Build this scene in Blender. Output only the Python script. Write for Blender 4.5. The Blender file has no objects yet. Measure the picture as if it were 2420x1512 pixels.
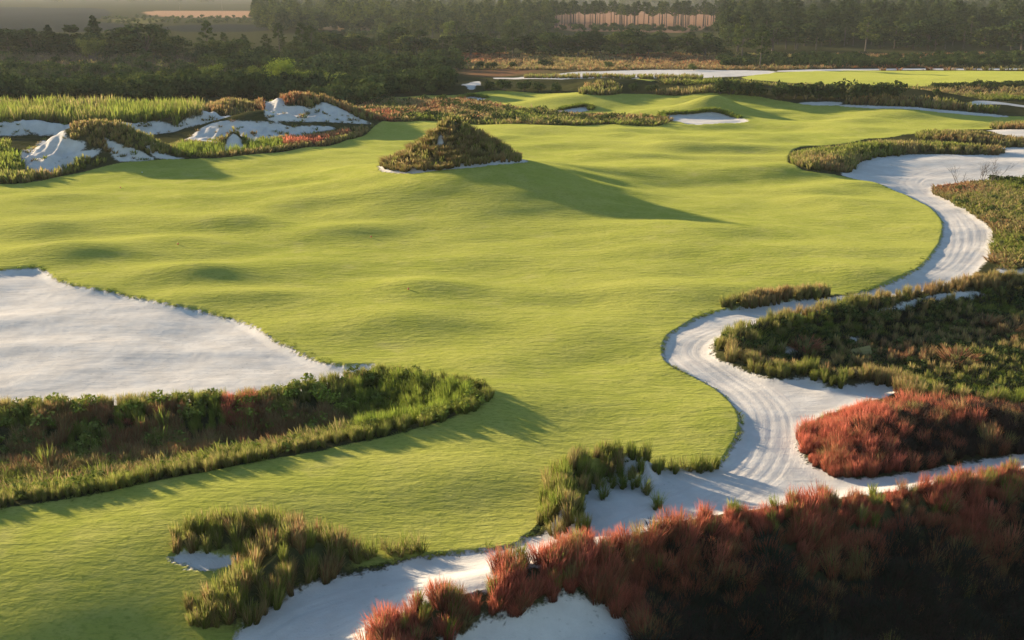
import bpy, math, random
import numpy as np
R = math.radians
rnd = random.Random(7)
rng = np.random.default_rng(11)
scene = bpy.context.scene
col = scene.collection

# ------------------------------------------------------------------ camera
CAM_H, FPX, PITCH = 27.0, 2688.0, math.atan((756 + 25) / 2688.0)
cam_d = bpy.data.cameras.new('camera'); cam = bpy.data.objects.new('camera', cam_d); col.objects.link(cam)
cam_d.sensor_width = 36; cam_d.lens = 36 * FPX / 2419.0
cam_d.clip_start = 0.5; cam_d.clip_end = 20000
cam.location = (0, 0, CAM_H); cam.rotation_euler = (math.pi / 2 - PITCH, 0, 0)
scene.camera = cam

# ------------------------------------------------------------------ sky, sun, exposure
SUN_EL, SUN_AZ = R(12.0), R(50.0)          # azimuth measured from +Y (view direction) towards -X
sun_dir = (-math.sin(SUN_AZ) * math.cos(SUN_EL), math.cos(SUN_AZ) * math.cos(SUN_EL), math.sin(SUN_EL))
world = bpy.data.worlds.new('World'); scene.world = world; world.use_nodes = True
wn = world.node_tree.nodes; wl = world.node_tree.links; wn.clear()
sky = wn.new('ShaderNodeTexSky'); sky.sky_type = 'NISHITA'; sky.sun_disc = False
sky.sun_elevation = SUN_EL; sky.sun_rotation = -SUN_AZ
sky.air_density = 1.0; sky.dust_density = 0.4; sky.ozone_density = 2.0
bg = wn.new('ShaderNodeBackground'); bg.inputs['Strength'].default_value = 0.085
wo = wn.new('ShaderNodeOutputWorld'); wl.new(sky.outputs[0], bg.inputs[0]); wl.new(bg.outputs[0], wo.inputs[0])
sun_d = bpy.data.lights.new('sun', 'SUN'); sun_d.energy = 4.6; sun_d.angle = R(1.2); sun_d.color = (1.0, 0.82, 0.58)
sun = bpy.data.objects.new('sun', sun_d); col.objects.link(sun)
from mathutils import Vector
sun.rotation_euler = Vector(sun_dir).to_track_quat('Z', 'Y').to_euler()
sun.location = (-200, 200, 100)
scene.view_settings.view_transform = 'Standard'; scene.view_settings.look = 'None'
scene.view_settings.gamma = 1.0; scene.view_settings.exposure = 1.55
scene.cycles.volume_bounces = 1; scene.cycles.max_bounces = 6
scene.cycles.diffuse_bounces = 3; scene.cycles.transmission_bounces = 3

# ------------------------------------------------------------------ plan: picture position -> place on the terrain
cp, sp_ = math.cos(PITCH), math.sin(PITCH)
def ray(px, py):
    px = np.asarray(px, float); py = np.asarray(py, float)
    a = (px - 1209.5) / FPX; b = -(py - 756.0) / FPX
    return a, cp + b * sp_, -sp_ + b * cp          # dir = right*a + forward + up*b
def onplane(px, py, z=0.0):
    dx, dy, dz = ray(px, py); t = (z - CAM_H) / dz
    return float(dx * t), float(dy * t)
def sstep(t):
    t = np.clip(t, 0, 1); return t * t * (3 - 2 * t)

_tab = np.random.default_rng(5).random((256, 256)).astype(np.float32)
def vnoise(x, y, sc, seed=0):
    u = x / sc + seed * 17.3; v = y / sc + seed * 9.7
    i = np.floor(u).astype(int); j = np.floor(v).astype(int)
    fu = u - i; fv = v - j; fu = fu * fu * (3 - 2 * fu); fv = fv * fv * (3 - 2 * fv)
    a = _tab[i & 255, j & 255]; b = _tab[(i + 1) & 255, j & 255]; c = _tab[i & 255, (j + 1) & 255]; d = _tab[(i + 1) & 255, (j + 1) & 255]
    return (a * (1 - fu) + b * fu) * (1 - fv) + (c * (1 - fu) + d * fu) * fv - 0.5

# ---- gaussian features: (px, py, z at which the ray is cut, height, sx, sy, rot deg)
FE = []
def G(px, py, h, sx, sy=None, z=0.0, rot=0.0):
    x, y = onplane(px, py, z); FE.append((x, y, h, sx, sy or sx, R(rot)))
# the hill that carries the grassy mound, and the long roll to its right
G(1095, 398, 3.8, 14.5, 15, 3.0); G(1190, 440, 1.0, 10, 9, 1.5, 20)
G(1600, 402, .75, 14, 4.0, 0.6); G(1380, 412, 0.4, 9, 3.5, 0.5); G(1850, 405, 0.5, 9, 4, 0.5)
# smaller rolls of the fairway
for (px, py, h, s) in [(510, 474, .62, 3.2), (600, 443, .5, 3.2), (325, 443, .5, 3.0), (140, 474, .5, 3.2), (470, 535, .8, 4.0), (560, 537, .5, 3.0), (430, 580, .75, 3.2), (740, 557, .6, 3.4), (850, 560, .45, 3),
        (110, 606, .9, 4.2), (210, 612, .6, 3.2), (420, 655, .55, 2.6), (515, 662, .6, 2.6), (570, 705, .6, 2.5), (640, 708, .4, 2.2), (985, 686, .75, 2.8), (70, 540, .9, 4.0), (410, 410, .5, 3), (640, 376, .4, 3.5), (770, 492, .5, 3.2), (880, 440, .5, 5),
        (1605, 353, .7, 3.6), (1670, 331, .6, 3.6), (1740, 321, .7, 4.2), (1815, 292, .8, 4.4), (1980, 288, .7, 4.2), (2110, 279, .7, 5), (1640, 295, .6, 4.0), (1610, 397, .6, 3.0), (1840, 402, .9, 3.2), (1925, 446, .8, 3.2), (2010, 434, .7, 3.2), (1955, 472, .9, 3.0),
        (1720, 286, .6, 4.2), (1735, 252, .9, 6), (1280, 330, .6, 4.5), (1400, 345, .6, 4.5), (1500, 325, .5, 4), (1330, 310, .6, 4.5), (1180, 305, .5, 4.5), (1480, 370, .5, 3.5), (1740, 372, .5, 3.2), (1780, 352, .5, 3.2), (1900, 318, .6, 4.5), (2040, 305, .6, 4.5), (2060, 330, .5, 3.5),
        (1720, 620, .35, 5), (1540, 560, .3, 5), (1850, 600, .35, 4.5), (1350, 700, .3, 4), (1100, 760, .25, 4), (1330, 610, .3, 5), (1640, 690, .5, 4), (2030, 650, .6, 3.5), (1200, 960, .35, 4), (900, 1110, .3, 3.5), (500, 1190, .4, 3), (250, 1300, .5, 3.5), (150, 1420, .5, 3), (760, 1180, .25, 3), (1100, 1150, .25, 3), (250, 520, .4, 4), (700, 640, .4, 4), (850, 760, .3, 3.5)]:
    G(px, py, h * .85, s * 1.55, s * 0.8)
# upper fairway: shoulders and bunker lips
G(1170, 222, 1.8, 14, 12); G(1000, 230, .9, 14, 10); G(1420, 228, 1.2, 14, 10); G(1650, 236, 3.0, 20, 16); G(1760, 240, 1.6, 12, 12)
G(1110, 229, .8, 5, 6); G(1350, 252, 1.6, 7, 5); G(1690, 269, 3.0, 4.5, 3.5); G(1610, 271, 1.1, 6, 4); G(1745, 276, 1.0, 5, 4)
G(1425, 226, 3.0, 8, 8, 1.0)                                        # tussock mound behind the flag bunker
G(2090, 254, 3.2, 14, 10); G(2180, 262, 1.5, 14, 8)
# spoil dunes on the left
G(650, 300, 3.1, 5.5, 5.0); G(765, 300, 3.1, 6, 5); G(705, 300, 1.0, 5, 5); G(565, 298, 1.8, 6.5, 5.5); G(835, 300, 1.2, 6, 4)
G(560, 326, 2.7, 7, 4); G(655, 322, 2.6, 6, 4); G(740, 316, 1.6, 6, 3.5)
G(270, 382, 3.5, 4.2, 4.6); G(225, 384, 1.4, 4, 4); G(335, 382, 1.3, 4, 4); G(140, 383, 2.6, 4.2, 4); G(85, 402, 1.2, 3.5, 3); G(185, 378, 1.6, 3, 3); G(5, 378, 1.8, 3, 3)
CONES = []
def cone(px, py, h, r, k=1.0, z=0.0):
    x, y = onplane(px, py, z); CONES.append((x, y, h, r, k))
cone(552, 352, 2.6, 3.2)
MOUND_ON = False        # outlines are read off the open ground, the mound is added after
MX, MY = onplane(1066, 383, 3.8)
FEA = np.array(FE)
PLAT_Y = onplane(0, 324)[1]; PLAT_X = onplane(462, 322)[0]

def poly_sdf(P, x, y, margin=12.0):
    out = np.full(x.shape, -99.0)
    lo = P.min(0) - margin; hi = P.max(0) + margin
    m = (x > lo[0]) & (x < hi[0]) & (y > lo[1]) & (y < hi[1])
    if not m.any(): return out
    xx = x[m]; yy = y[m]; d2 = np.full(xx.shape, 1e12); ins = np.zeros(xx.shape, bool)
    n = len(P)
    for i in range(n):
        ax, ay = P[i]; bx, by = P[(i + 1) % n]; ex, ey = bx - ax, by - ay; L = ex * ex + ey * ey
        if L < 1e-12: continue
        wx = xx - ax; wy = yy - ay
        t = np.clip((wx * ex + wy * ey) / L, 0, 1)
        d2 = np.minimum(d2, (wx - t * ex) ** 2 + (wy - t * ey) ** 2)
        if ay != by:
            c = ((ay > yy) != (by > yy)) & (xx < ex * (yy - ay) / ey + ax)
            ins ^= c
    s = np.sqrt(d2); out[m] = np.where(ins, s, -s)
    return out

# the pit at the near right: crest line, everything on the near side falls away to the pond
CREST = [onplane(*p) for p in [(780, 1800), (850, 1560), (930, 1480), (1040, 1425), (1180, 1405), (1300, 1370), (1450, 1320), (1600, 1285), (1760, 1255), (2000, 1215), (2200, 1180), (2440, 1135), (3200, 1040)]]
CREST = np.array(CREST + [(70.0, -5.0), (-20.0, -5.0)])
POND_Z = -9.0

def H1(x, y):
    x = np.asarray(x, float); y = np.asarray(y, float)
    h = np.zeros(x.shape)
    for (fx, fy, a, sx, sy, ro) in FE:
        m = (np.abs(x - fx) < 3.5 * max(sx, sy)) & (np.abs(y - fy) < 3.5 * max(sx, sy))
        if not m.any(): continue
        dx = x[m] - fx; dy = y[m] - fy
        if ro: c, s = math.cos(ro), math.sin(ro); dx, dy = dx * c + dy * s, -dx * s + dy * c
        h[m] += a * np.exp(-0.5 * ((dx / sx) ** 2 + (dy / sy) ** 2))
    for (fx, fy, a, r, k) in CONES:
        h += a * np.clip(1 - np.hypot(x - fx, y - fy) / r, 0, 1) ** k
    if not MOUND_ON: dx_off = 1e6
    else: dx_off = 0.0
    # the tussock mound: a steep peak with a long right shoulder
    dx = x - MX + dx_off; dy = y - MY
    r = np.hypot(np.where(dx > 0, dx / 10.2, dx / 10.6), dy / 8.5)
    h += 4.9 * np.clip(1 - r, 0, 1) ** 1.3 + 1.1 * np.clip(1 - np.hypot(dx, dy) / 3.6, 0, 1) + 0.9 * np.exp(-((dx - 5.0) ** 2 + (dy + 1) ** 2) / 14.0)
    # raised ground behind the white cut bank
    n2 = vnoise(x, y, 6, 3) * 2.2
    h += (2.5 + vnoise(x, y, 5, 8) * 1.2) * sstep((y - PLAT_Y + n2) / 3.2) * (1 - sstep((x - PLAT_X) / 9)) * (1 - sstep((y - PLAT_Y - 35) / 70))
    # broad and medium undulation
    near = np.clip((y - 25) / 60, 0, 1); farf = 1 - sstep((y - 330) / 120)
    h += farf * (vnoise(x, y, 38, 1) * 1.2 + near * vnoise(x, y, 15, 2) * 0.8 + near * (vnoise(x, y * 1.4, 7.5, 4) * 0.46 + vnoise(x * .5, y, 4.2, 31) * 0.30 + vnoise(x * .5, y, 2.0, 32) * .09))
    h += (1 - farf) * vnoise(x, y, 120, 6) * 2.0
    # added dip: the near turf tilts towards the camera to make it darker
    h -= 4.6 * sstep((55 - y) / 25) * sstep((4 - x) / 22)
    d = poly_sdf(CREST, x, y, 3)
    dd = np.clip(d, 0, 60)
    h += np.where(d > -90, -np.minimum(0.50 * np.maximum(dd - 0.8, 0) ** 1.0, 12.0) + 1.1 * np.exp(-(d / 2.2) ** 2) + np.where(dd > 2, vnoise(x, y, 4.5, 12) * 1.4 * sstep((dd - 2) / 5), 0), 0)
    return h

TS = np.concatenate([np.geomspace(36, 300, 900), np.geomspace(301, 9000, 400)])
def hit(px, py, HF=None):
    HF = HF or H1
    px = np.atleast_1d(np.asarray(px, float)); py = np.atleast_1d(np.asarray(py, float))
    dx, dy, dz = ray(px, py)
    X = dx[:, None] * TS; Y = dy[:, None] * TS; Z = CAM_H + dz[:, None] * TS
    g = Z - HF(X.ravel(), Y.ravel()).reshape(X.shape)
    out = np.zeros((len(px), 2))
    for i in range(len(px)):
        k = np.argmax(g[i] < 0)
        if k == 0: k = len(TS) - 1
        a, b = g[i, k - 1], g[i, k]; f = a / (a - b) if a != b else 0.5
        t = TS[k - 1] + (TS[k] - TS[k - 1]) * np.clip(f, 0, 1)
        out[i] = dx[i] * t, dy[i] * t
    return out
def chaikin(P, n=2):
    for _ in range(n):
        Q = np.roll(P, -1, 0); P = np.stack([P * .75 + Q * .25, P * .25 + Q * .75], 1).reshape(-1, 2)
    return P
def region(pts, smooth=1):
    a = np.array(pts, float); return chaikin(hit(a[:, 0], a[:, 1]), smooth)

# ------------------------------------------------------------------ outlines of turf, sand, planting (as walked on the ground)
TURF = {
 'main': region([(-900, 448), (0, 437), (80, 432), (150, 415), (250, 392), (350, 381), (440, 374), (560, 371), (650, 362), (700, 353), (790, 345), (840, 327), (870, 315), (890, 291), (960, 286), (1060, 287), (1150, 290), (1250, 294), (1400, 296), (1500, 295), (1560, 294), (1620, 300), (1850, 290), (2330, 300), (2160, 304), (2150, 318), (2060, 328), (1900, 345), (1870, 355), (1858, 375), (1880, 398), (1920, 408), (1975, 413), (2030, 425), (2090, 440), (2120, 452), (2180, 480), (2215, 505), (2230, 530), (2225, 565), (2200, 610), (2150, 650), (2080, 680), (2040, 690), (1970, 698), (1860, 715), (1690, 737), (1620, 765), (1580, 790), (1565, 820), (1570, 855), (1600, 875), (1650, 895), (1700, 925), (1735, 960), (1750, 990), (1745, 1030), (1720, 1070), (1695, 1105), (1600, 1112), (1400, 1130), (1320, 1170), (1290, 1220), (1262, 1258), (1240, 1268), (1225, 1288), (1150, 1300), (1000, 1312), (900, 1335), (800, 1350), (700, 1385), (620, 1430), (570, 1480), (545, 1530), (520, 1650), (-900, 1650), (-900, 1330), (0, 1207), (300, 1158), (700, 1078), (1000, 1018), (1180, 940), (1100, 900), (900, 870), (800, 864), (740, 850), (690, 825), (640, 800), (610, 775), (560, 755), (480, 735), (400, 720), (330, 705), (270, 690), (200, 680), (140, 665), (118, 648), (100, 632), (40, 635), (0, 638), (-900, 660)]),
 'upper': region([(870, 234), (1000, 227), (1085, 225), (1140, 215), (1200, 214), (1360, 219), (1420, 222), (1500, 222), (1540, 223), (1650, 219), (1750, 221), (1800, 229), (1860, 240), (1885, 246), (1990, 249), (2100, 255), (2200, 262), (2360, 273), (2440, 275), (2900, 275), (2900, 310), (2330, 301), (2160, 320), (1850, 330), (1600, 310), (1560, 293), (1555, 271), (1500, 276), (1420, 272), (1300, 266), (1230, 258), (1180, 250), (1140, 241), (1090, 237), (1000, 235), (930, 236), (870, 240)]),
 'far': region([(1740, 182), (1850, 169), (2050, 167), (2440, 168), (3000, 170), (3000, 208), (2440, 208), (2250, 205), (2100, 203), (1950, 200), (1850, 195), (1780, 190)]),
 'glade': region([(1480, 186), (1640, 186), (1680, 192), (1560, 196)]),
}
SAND = {
 'waste_bunker': region([(-900, 655), (0, 638), (40, 635), (100, 632), (118, 648), (140, 665), (200, 680), (270, 690), (330, 705), (400, 720), (480, 735), (560, 755), (610, 775), (640, 800), (690, 825), (740, 850), (800, 864), (880, 862), (890, 868), (830, 885), (780, 905), (700, 930), (600, 945), (400, 955), (200, 962), (0, 968), (-900, 1000)]),
 'cart_path': region([(1975, 410), (2030, 425), (2090, 440), (2120, 452), (2180, 480), (2215, 505), (2230, 530), (2225, 565), (2200, 610), (2150, 650), (2080, 680), (2040, 690), (1960, 703), (1880, 712), (1780, 722), (1690, 737), (1620, 765), (1580, 790), (1565, 820), (1570, 855), (1600, 875), (1650, 895), (1700, 925), (1735, 960), (1750, 990), (1745, 1030), (1720, 1070), (1695, 1105), (1640, 1112), (1570, 1108), (1480, 1112), (1400, 1135), (1350, 1175), (1330, 1220), (1290, 1262), (1240, 1270), (1225, 1290), (1150, 1300), (1000, 1314), (900, 1342), (800, 1362), (700, 1388), (620, 1432), (570, 1480), (540, 1530), (500, 1650), (860, 1650), (870, 1560), (920, 1480), (990, 1425), (1100, 1405), (1180, 1385), (1260, 1345), (1400, 1290), (1560, 1250), (1720, 1210), (1900, 1185), (2100, 1165), (2300, 1128), (2440, 1100), (3000, 1010), (3000, 960), (2440, 1068), (2300, 1087), (2130, 1122), (1990, 1132), (1950, 1115), (1910, 1095), (1885, 1060), (1885, 1030), (1900, 1000), (1940, 985), (1990, 965), (2040, 950), (2110, 935), (2115, 918), (2050, 908), (2000, 918), (1900, 894), (1830, 902), (1775, 886), (1740, 870), (1700, 855), (1678, 835), (1685, 812), (1730, 785), (1800, 762), (1900, 742), (2000, 722), (2060, 706), (2150, 696), (2200, 682), (2280, 662), (2320, 632), (2345, 590), (2350, 550), (2330, 530), (2290, 500), (2240, 470), (2192, 447), (2230, 434), (2330, 428), (2440, 422), (3000, 400), (3000, 330), (2440, 338), (2300, 333), (2340, 346), (2390, 354), (2340, 364), (2250, 367), (2130, 362), (2060, 370), (2010, 378), (2020, 402)]),
 'hollow': region([(392, 1320), (420, 1307), (470, 1302), (545, 1318), (560, 1330), (500, 1354), (450, 1346)]),
 'near_patch': region([(1000, 1560), (1060, 1490), (1130, 1465), (1200, 1452), (1280, 1425), (1335, 1393), (1370, 1400), (1430, 1430), (1485, 1462), (1515, 1505), (1520, 1600), (1000, 1640)]),
 'small_patch': region([(1520, 1318), (1570, 1326), (1635, 1350), (1650, 1366), (1600, 1362), (1550, 1345)]),
 'mound_ring': None,
 'bunker_wide': region([(1555, 271), (1600, 270), (1640, 268), (1665, 264), (1690, 263), (1720, 271), (1778, 286), (1740, 291), (1660, 296), (1610, 293)]),
 'bunker_mid': region([(1303, 263), (1340, 257), (1375, 250), (1400, 256), (1385, 264), (1330, 267)]),
 'bunker_small': region([(1088, 232), (1105, 227), (1135, 229), (1150, 235), (1130, 239), (1100, 237)]),
 'far_pocket': region([(1080, 201), (1130, 190), (1138, 197), (1128, 211), (1100, 214)]),
 'far_strip': region([(1138, 185), (1240, 182), (1330, 171), (1500, 165), (1640, 165), (1800, 166), (1850, 171), (1720, 182), (1640, 184), (1560, 185), (1400, 184), (1250, 188)]),
 'far_line': region([(1830, 166), (2100, 161), (2440, 161), (3000, 162), (3000, 167), (2440, 165), (2100, 165), (1840, 171)]),
 'far_tongue': region([(1878, 242), (1985, 239), (1995, 248), (1900, 249)]),
 'far_edge': region([(1975, 246), (2100, 252), (2250, 262), (2380, 272), (2390, 279), (2250, 269), (2100, 258), (1975, 251)]),
 'right_strip': region([(2320, 305), (2440, 308), (2900, 315), (2900, 340), (2440, 334), (2360, 318)]),
 'right_streak': region([(2270, 246), (2440, 247), (2800, 250), (2800, 256), (2440, 254), (2300, 250)]),
 'right_patch': region([(2270, 912), (2350, 920), (2440, 918), (2900, 900), (2900, 960), (2440, 955), (2380, 945), (2320, 935)]),
 'right_shelf': region([(2340, 632), (2440, 622), (2900, 610), (2900, 640), (2440, 655), (2370, 650)]),
 'scrub_gap': region([(1835, 800), (1870, 793), (1905, 800), (1880, 808)]),
 'scrub_slip': region([(1985, 772), (2030, 766), (2045, 774), (2005, 780)]),
 'scrub_edge_gap': region([(2250, 900), (2290, 893), (2330, 900), (2290, 908)]),
 'trail': region([(2060, 735), (2120, 722), (2180, 708), (2260, 695), (2330, 690), (2330, 696), (2200, 712), (2130, 728), (2070, 741)]),
 'dune_high': region([(618, 240), (640, 236), (665, 250), (700, 249), (735, 256), (765, 240), (790, 250), (830, 268), (860, 284), (888, 293), (840, 292), (790, 289), (730, 289), (680, 288), (640, 287), (622, 272)]),
 'dune_low': region([(425, 332), (465, 308), (500, 290), (540, 286), (600, 288), (650, 290), (690, 301), (740, 296), (795, 300), (787, 308), (730, 317), (660, 327), (580, 333), (500, 336)]),
 'cut_bank': None,
 'sand_cone': region([(512, 354), (535, 330), (552, 314), (572, 330), (592, 354), (550, 358)]),
 'dune_face': region([(240, 322), (265, 335), (300, 345), (340, 360), (372, 378), (330, 382), (280, 384), (265, 368), (248, 345)]),
 'pale_heap': region([(36, 388), (80, 345), (110, 325), (150, 320), (180, 332), (210, 337), (195, 356), (150, 372), (130, 388), (112, 408), (85, 416), (60, 402)]),
 'heap_tongue': region([(98, 408), (130, 382), (170, 364), (205, 354), (252, 354), (215, 374), (170, 388), (150, 402), (120, 420)]),
 'dune_toe': region([(338, 330), (355, 325), (370, 345), (390, 366), (450, 372), (400, 378), (360, 372)]),
 'left_heap': region([(-60, 380), (-20, 352), (10, 350), (28, 368), (20, 376)]),
}
a = np.linspace(0, 2 * math.pi, 40, endpoint=False)
_bx = np.arange(-190, PLAT_X + 9, 2.0); _by = PLAT_Y - vnoise(_bx, np.full(_bx.shape, PLAT_Y), 6, 3) * 2.2
SAND['cut_bank'] = np.concatenate([np.stack([_bx, _by + .1 + .6 * rng.random(len(_bx))], 1), np.stack([_bx, _by + 3.3 + .9 * rng.random(len(_bx))], 1)[::-1]])
SAND['mound_ring'] = np.stack([MX + np.cos(a) * (10.5 + .35 * np.sin(3 * a) + .3 * np.sin(7 * a + 1)), MY + np.sin(a) * (8.9 + .3 * np.sin(5 * a))], 1)
VEG = {
 'ditch': region([(-900, 985), (0, 955), (200, 949), (400, 940), (600, 930), (700, 922), (780, 905), (830, 888), (900, 882), (1000, 892), (1100, 908), (1150, 922), (1172, 942), (1155, 960), (1110, 985), (1000, 1016), (900, 1036), (800, 1054), (700, 1077), (500, 1117), (300, 1157), (200, 1177), (0, 1206), (-900, 1330)]),
 'near_bank': region([(398, 1312), (408, 1285), (440, 1262), (500, 1248), (600, 1240), (690, 1250), (740, 1272), (830, 1298), (860, 1325), (850, 1345), (800, 1368), (720, 1395), (640, 1440), (580, 1490), (480, 1500), (438, 1475), (440, 1440), (520, 1395), (570, 1362), (590, 1335), (560, 1318), (480, 1304)]),
 'arc_bank': region([(1298, 1128), (1350, 1105), (1450, 1092), (1540, 1096), (1575, 1115), (1560, 1145), (1500, 1135), (1430, 1128), (1390, 1155), (1372, 1190), (1390, 1230), (1400, 1262), (1280, 1264), (1268, 1240), (1284, 1190)]),
 'arc_strip': region([(1560, 1104), (1620, 1106), (1700, 1100), (1700, 1112), (1620, 1118), (1570, 1116)]),
 'red_ridge': region([(830, 1650), (858, 1530), (900, 1492), (960, 1432), (1080, 1418), (1170, 1396), (1160, 1345), (1200, 1325), (1260, 1335), (1350, 1295), (1450, 1282), (1560, 1266), (1700, 1222), (1900, 1195), (2100, 1175), (2440, 1112), (3000, 1020), (3000, 1700), (1800, 1900), (830, 1900)]),
 'red_patch': region([(1886, 1045), (1900, 1018), (1990, 985), (2080, 968), (2150, 958), (2300, 965), (2440, 985), (2900, 985), (2900, 1000), (2440, 1066), (2300, 1085), (2130, 1120), (1990, 1130), (1930, 1110), (1890, 1075)]),
 'path_strip': region([(1694, 736), (1720, 720), (1800, 706), (1960, 695), (1968, 706), (1850, 716), (1760, 729)]),
 'scrub': region([(1680, 832), (1690, 814), (1735, 792), (1800, 770), (1900, 750), (2000, 730), (2060, 714), (2160, 702), (2290, 670), (2440, 665), (2900, 650), (2900, 985), (2440, 985), (2300, 962), (2150, 950), (2118, 940), (2112, 918), (2040, 912), (1985, 920), (1950, 925), (1930, 905), (1880, 892), (1830, 900), (1775, 884), (1700, 853)]),
 'island': region([(2194, 449), (2240, 440), (2330, 432), (2440, 427), (2900, 420), (2900, 640), (2440, 630), (2350, 640), (2342, 600), (2356, 550), (2337, 530), (2290, 500), (2240, 470)]),
 'dark_band': region([(1862, 378), (1890, 368), (2000, 360), (2060, 346), (2150, 352), (2300, 357), (2392, 358), (2340, 366), (2130, 364), (2060, 374), (2022, 387), (2022, 406), (1930, 408), (1888, 397)]),
 'dark_band_far': region([(2160, 318), (2250, 324), (2440, 340), (2900, 350), (2900, 358), (2440, 348), (2300, 343), (2170, 330)]),
 'dark_tip': region([(2330, 298), (2440, 292), (2900, 290), (2900, 310), (2440, 307), (2340, 306)]),
 'mound': None,
 'rough': region([(850, 240), (1000, 237), (1090, 240), (1140, 244), (1180, 253), (1300, 268), (1420, 275), (1550, 277), (1600, 294), (1400, 297), (1250, 295), (1060, 288), (960, 286), (875, 290), (850, 268)]),
 'hill_strip': region([(1540, 224), (1600, 216), (1680, 215), (1750, 219), (1800, 228), (1750, 228), (1650, 223), (1560, 226)]),
 'flag_mound': region([(1360, 224), (1380, 208), (1420, 200), (1460, 208), (1480, 220), (1420, 228)]),
 'right_mound': region([(1980, 247), (2040, 238), (2120, 236), (2200, 240), (2300, 255), (2380, 268), (2250, 262), (2100, 252)]),
 'wetland': region([(395, 372), (400, 345), (440, 338), (520, 338), (660, 330), (740, 320), (800, 310), (850, 305), (885, 298), (868, 314), (838, 326), (790, 343), (700, 351), (650, 360), (560, 370), (470, 372)]),
 'weeds_left': region([(-500, 442), (-500, 345), (0, 345), (50, 385), (60, 410), (100, 420), (130, 415), (140, 418), (80, 431), (0, 436)]),
 'weeds_skirt': region([(100, 428), (110, 410), (140, 395), (190, 378), (240, 378), (270, 384), (200, 398), (150, 414)]),
 'dune_crown': region([(180, 335), (215, 310), (255, 297), (285, 300), (320, 320), (345, 345), (372, 372), (330, 355), (290, 335), (245, 325), (262, 360), (285, 385), (230, 385), (210, 350)]),
 'dune_grass': region([(485, 288), (520, 262), (580, 240), (640, 228), (700, 236), (760, 230), (800, 244), (850, 268), (885, 288), (850, 280), (790, 250), (760, 244), (735, 257), (700, 250), (660, 250), (632, 240), (618, 262), (640, 286), (700, 290), (690, 300), (640, 290), (560, 284)]),
 'reeds': region([(-700, 290), (-700, 250), (0, 252), (300, 255), (470, 262), (490, 285), (440, 292), (300, 288), (150, 292), (0, 290)]),
}
a = np.linspace(0, 2 * math.pi, 48, endpoint=False)
VEG['mound'] = np.stack([MX + np.cos(a) * (9.9 + .3 * np.sin(3 * a)), MY + np.sin(a) * 8.2], 1)
def blob_outline(spots, n=40):
    c = np.mean([q[:2] for q in spots], 0); out = []
    for q in np.linspace(0, 2 * math.pi, n, endpoint=False):
        d = np.array([math.cos(q), math.sin(q)]); best = 0
        for r_ in np.arange(.5, 40, .5):
            w = c + d * r_
            if any(math.hypot(w[0] - x, w[1] - y) < R_ for x, y, R_ in spots): best = r_
        out.append(c + d * (best + .5 * math.sin(7 * q)))
    return np.array(out)
VEG['dune_crown'] = blob_outline([(*onplane(270, 382), 6.2), (*onplane(225, 384), 4.0), (*onplane(335, 382), 4.8), (*onplane(300, 384), 5.0)])
VEG['dune_grass'] = blob_outline([(*onplane(650, 300), 8.5), (*onplane(765, 300), 8.0), (*onplane(565, 298), 9.0), (*onplane(505, 296), 7.0), (*onplane(835, 300), 6)])
# soil colours of open fields far off (colour of the field itself)
FIELD = [
 (region([(1050, 150), (1060, 135), (1840, 128), (2440, 128), (3000, 128), (3000, 162), (2000, 160), (1700, 165), (1300, 170), (1130, 184), (1060, 165)]), (.17, .115, .058)),
 (region([(1080, 168), (1150, 158), (1300, 160), (1250, 172), (1130, 184)]), (.27, .13, .07)),
 (region([(1400, 145), (1840, 140), (1850, 158), (1600, 163), (1380, 160)]), (.26, .16, .07)),
 (region([(1150, 28), (1780, 20), (1740, 78), (1230, 72)]), (.40, .205, .13)),
 (region([(-900, 16), (240, 16), (275, 38), (190, 48), (330, 62), (330, 76), (-900, 80)]), (.035, .037, .037)),
 (region([(330, 26), (500, 25), (700, 28), (690, 40), (360, 42)]), (.50, .27, .17)),
 (region([(270, 42), (390, 44), (370, 56), (260, 54)]), (.15, .13, .05)),
 (region([(380, 60), (590, 56), (660, 66), (620, 76), (380, 76)]), (.03, .033, .033)),
 (region([(640, 52), (900, 58), (890, 78), (720, 68)]), (.42, .27, .15)),
]
MOUND_ON = True
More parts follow.
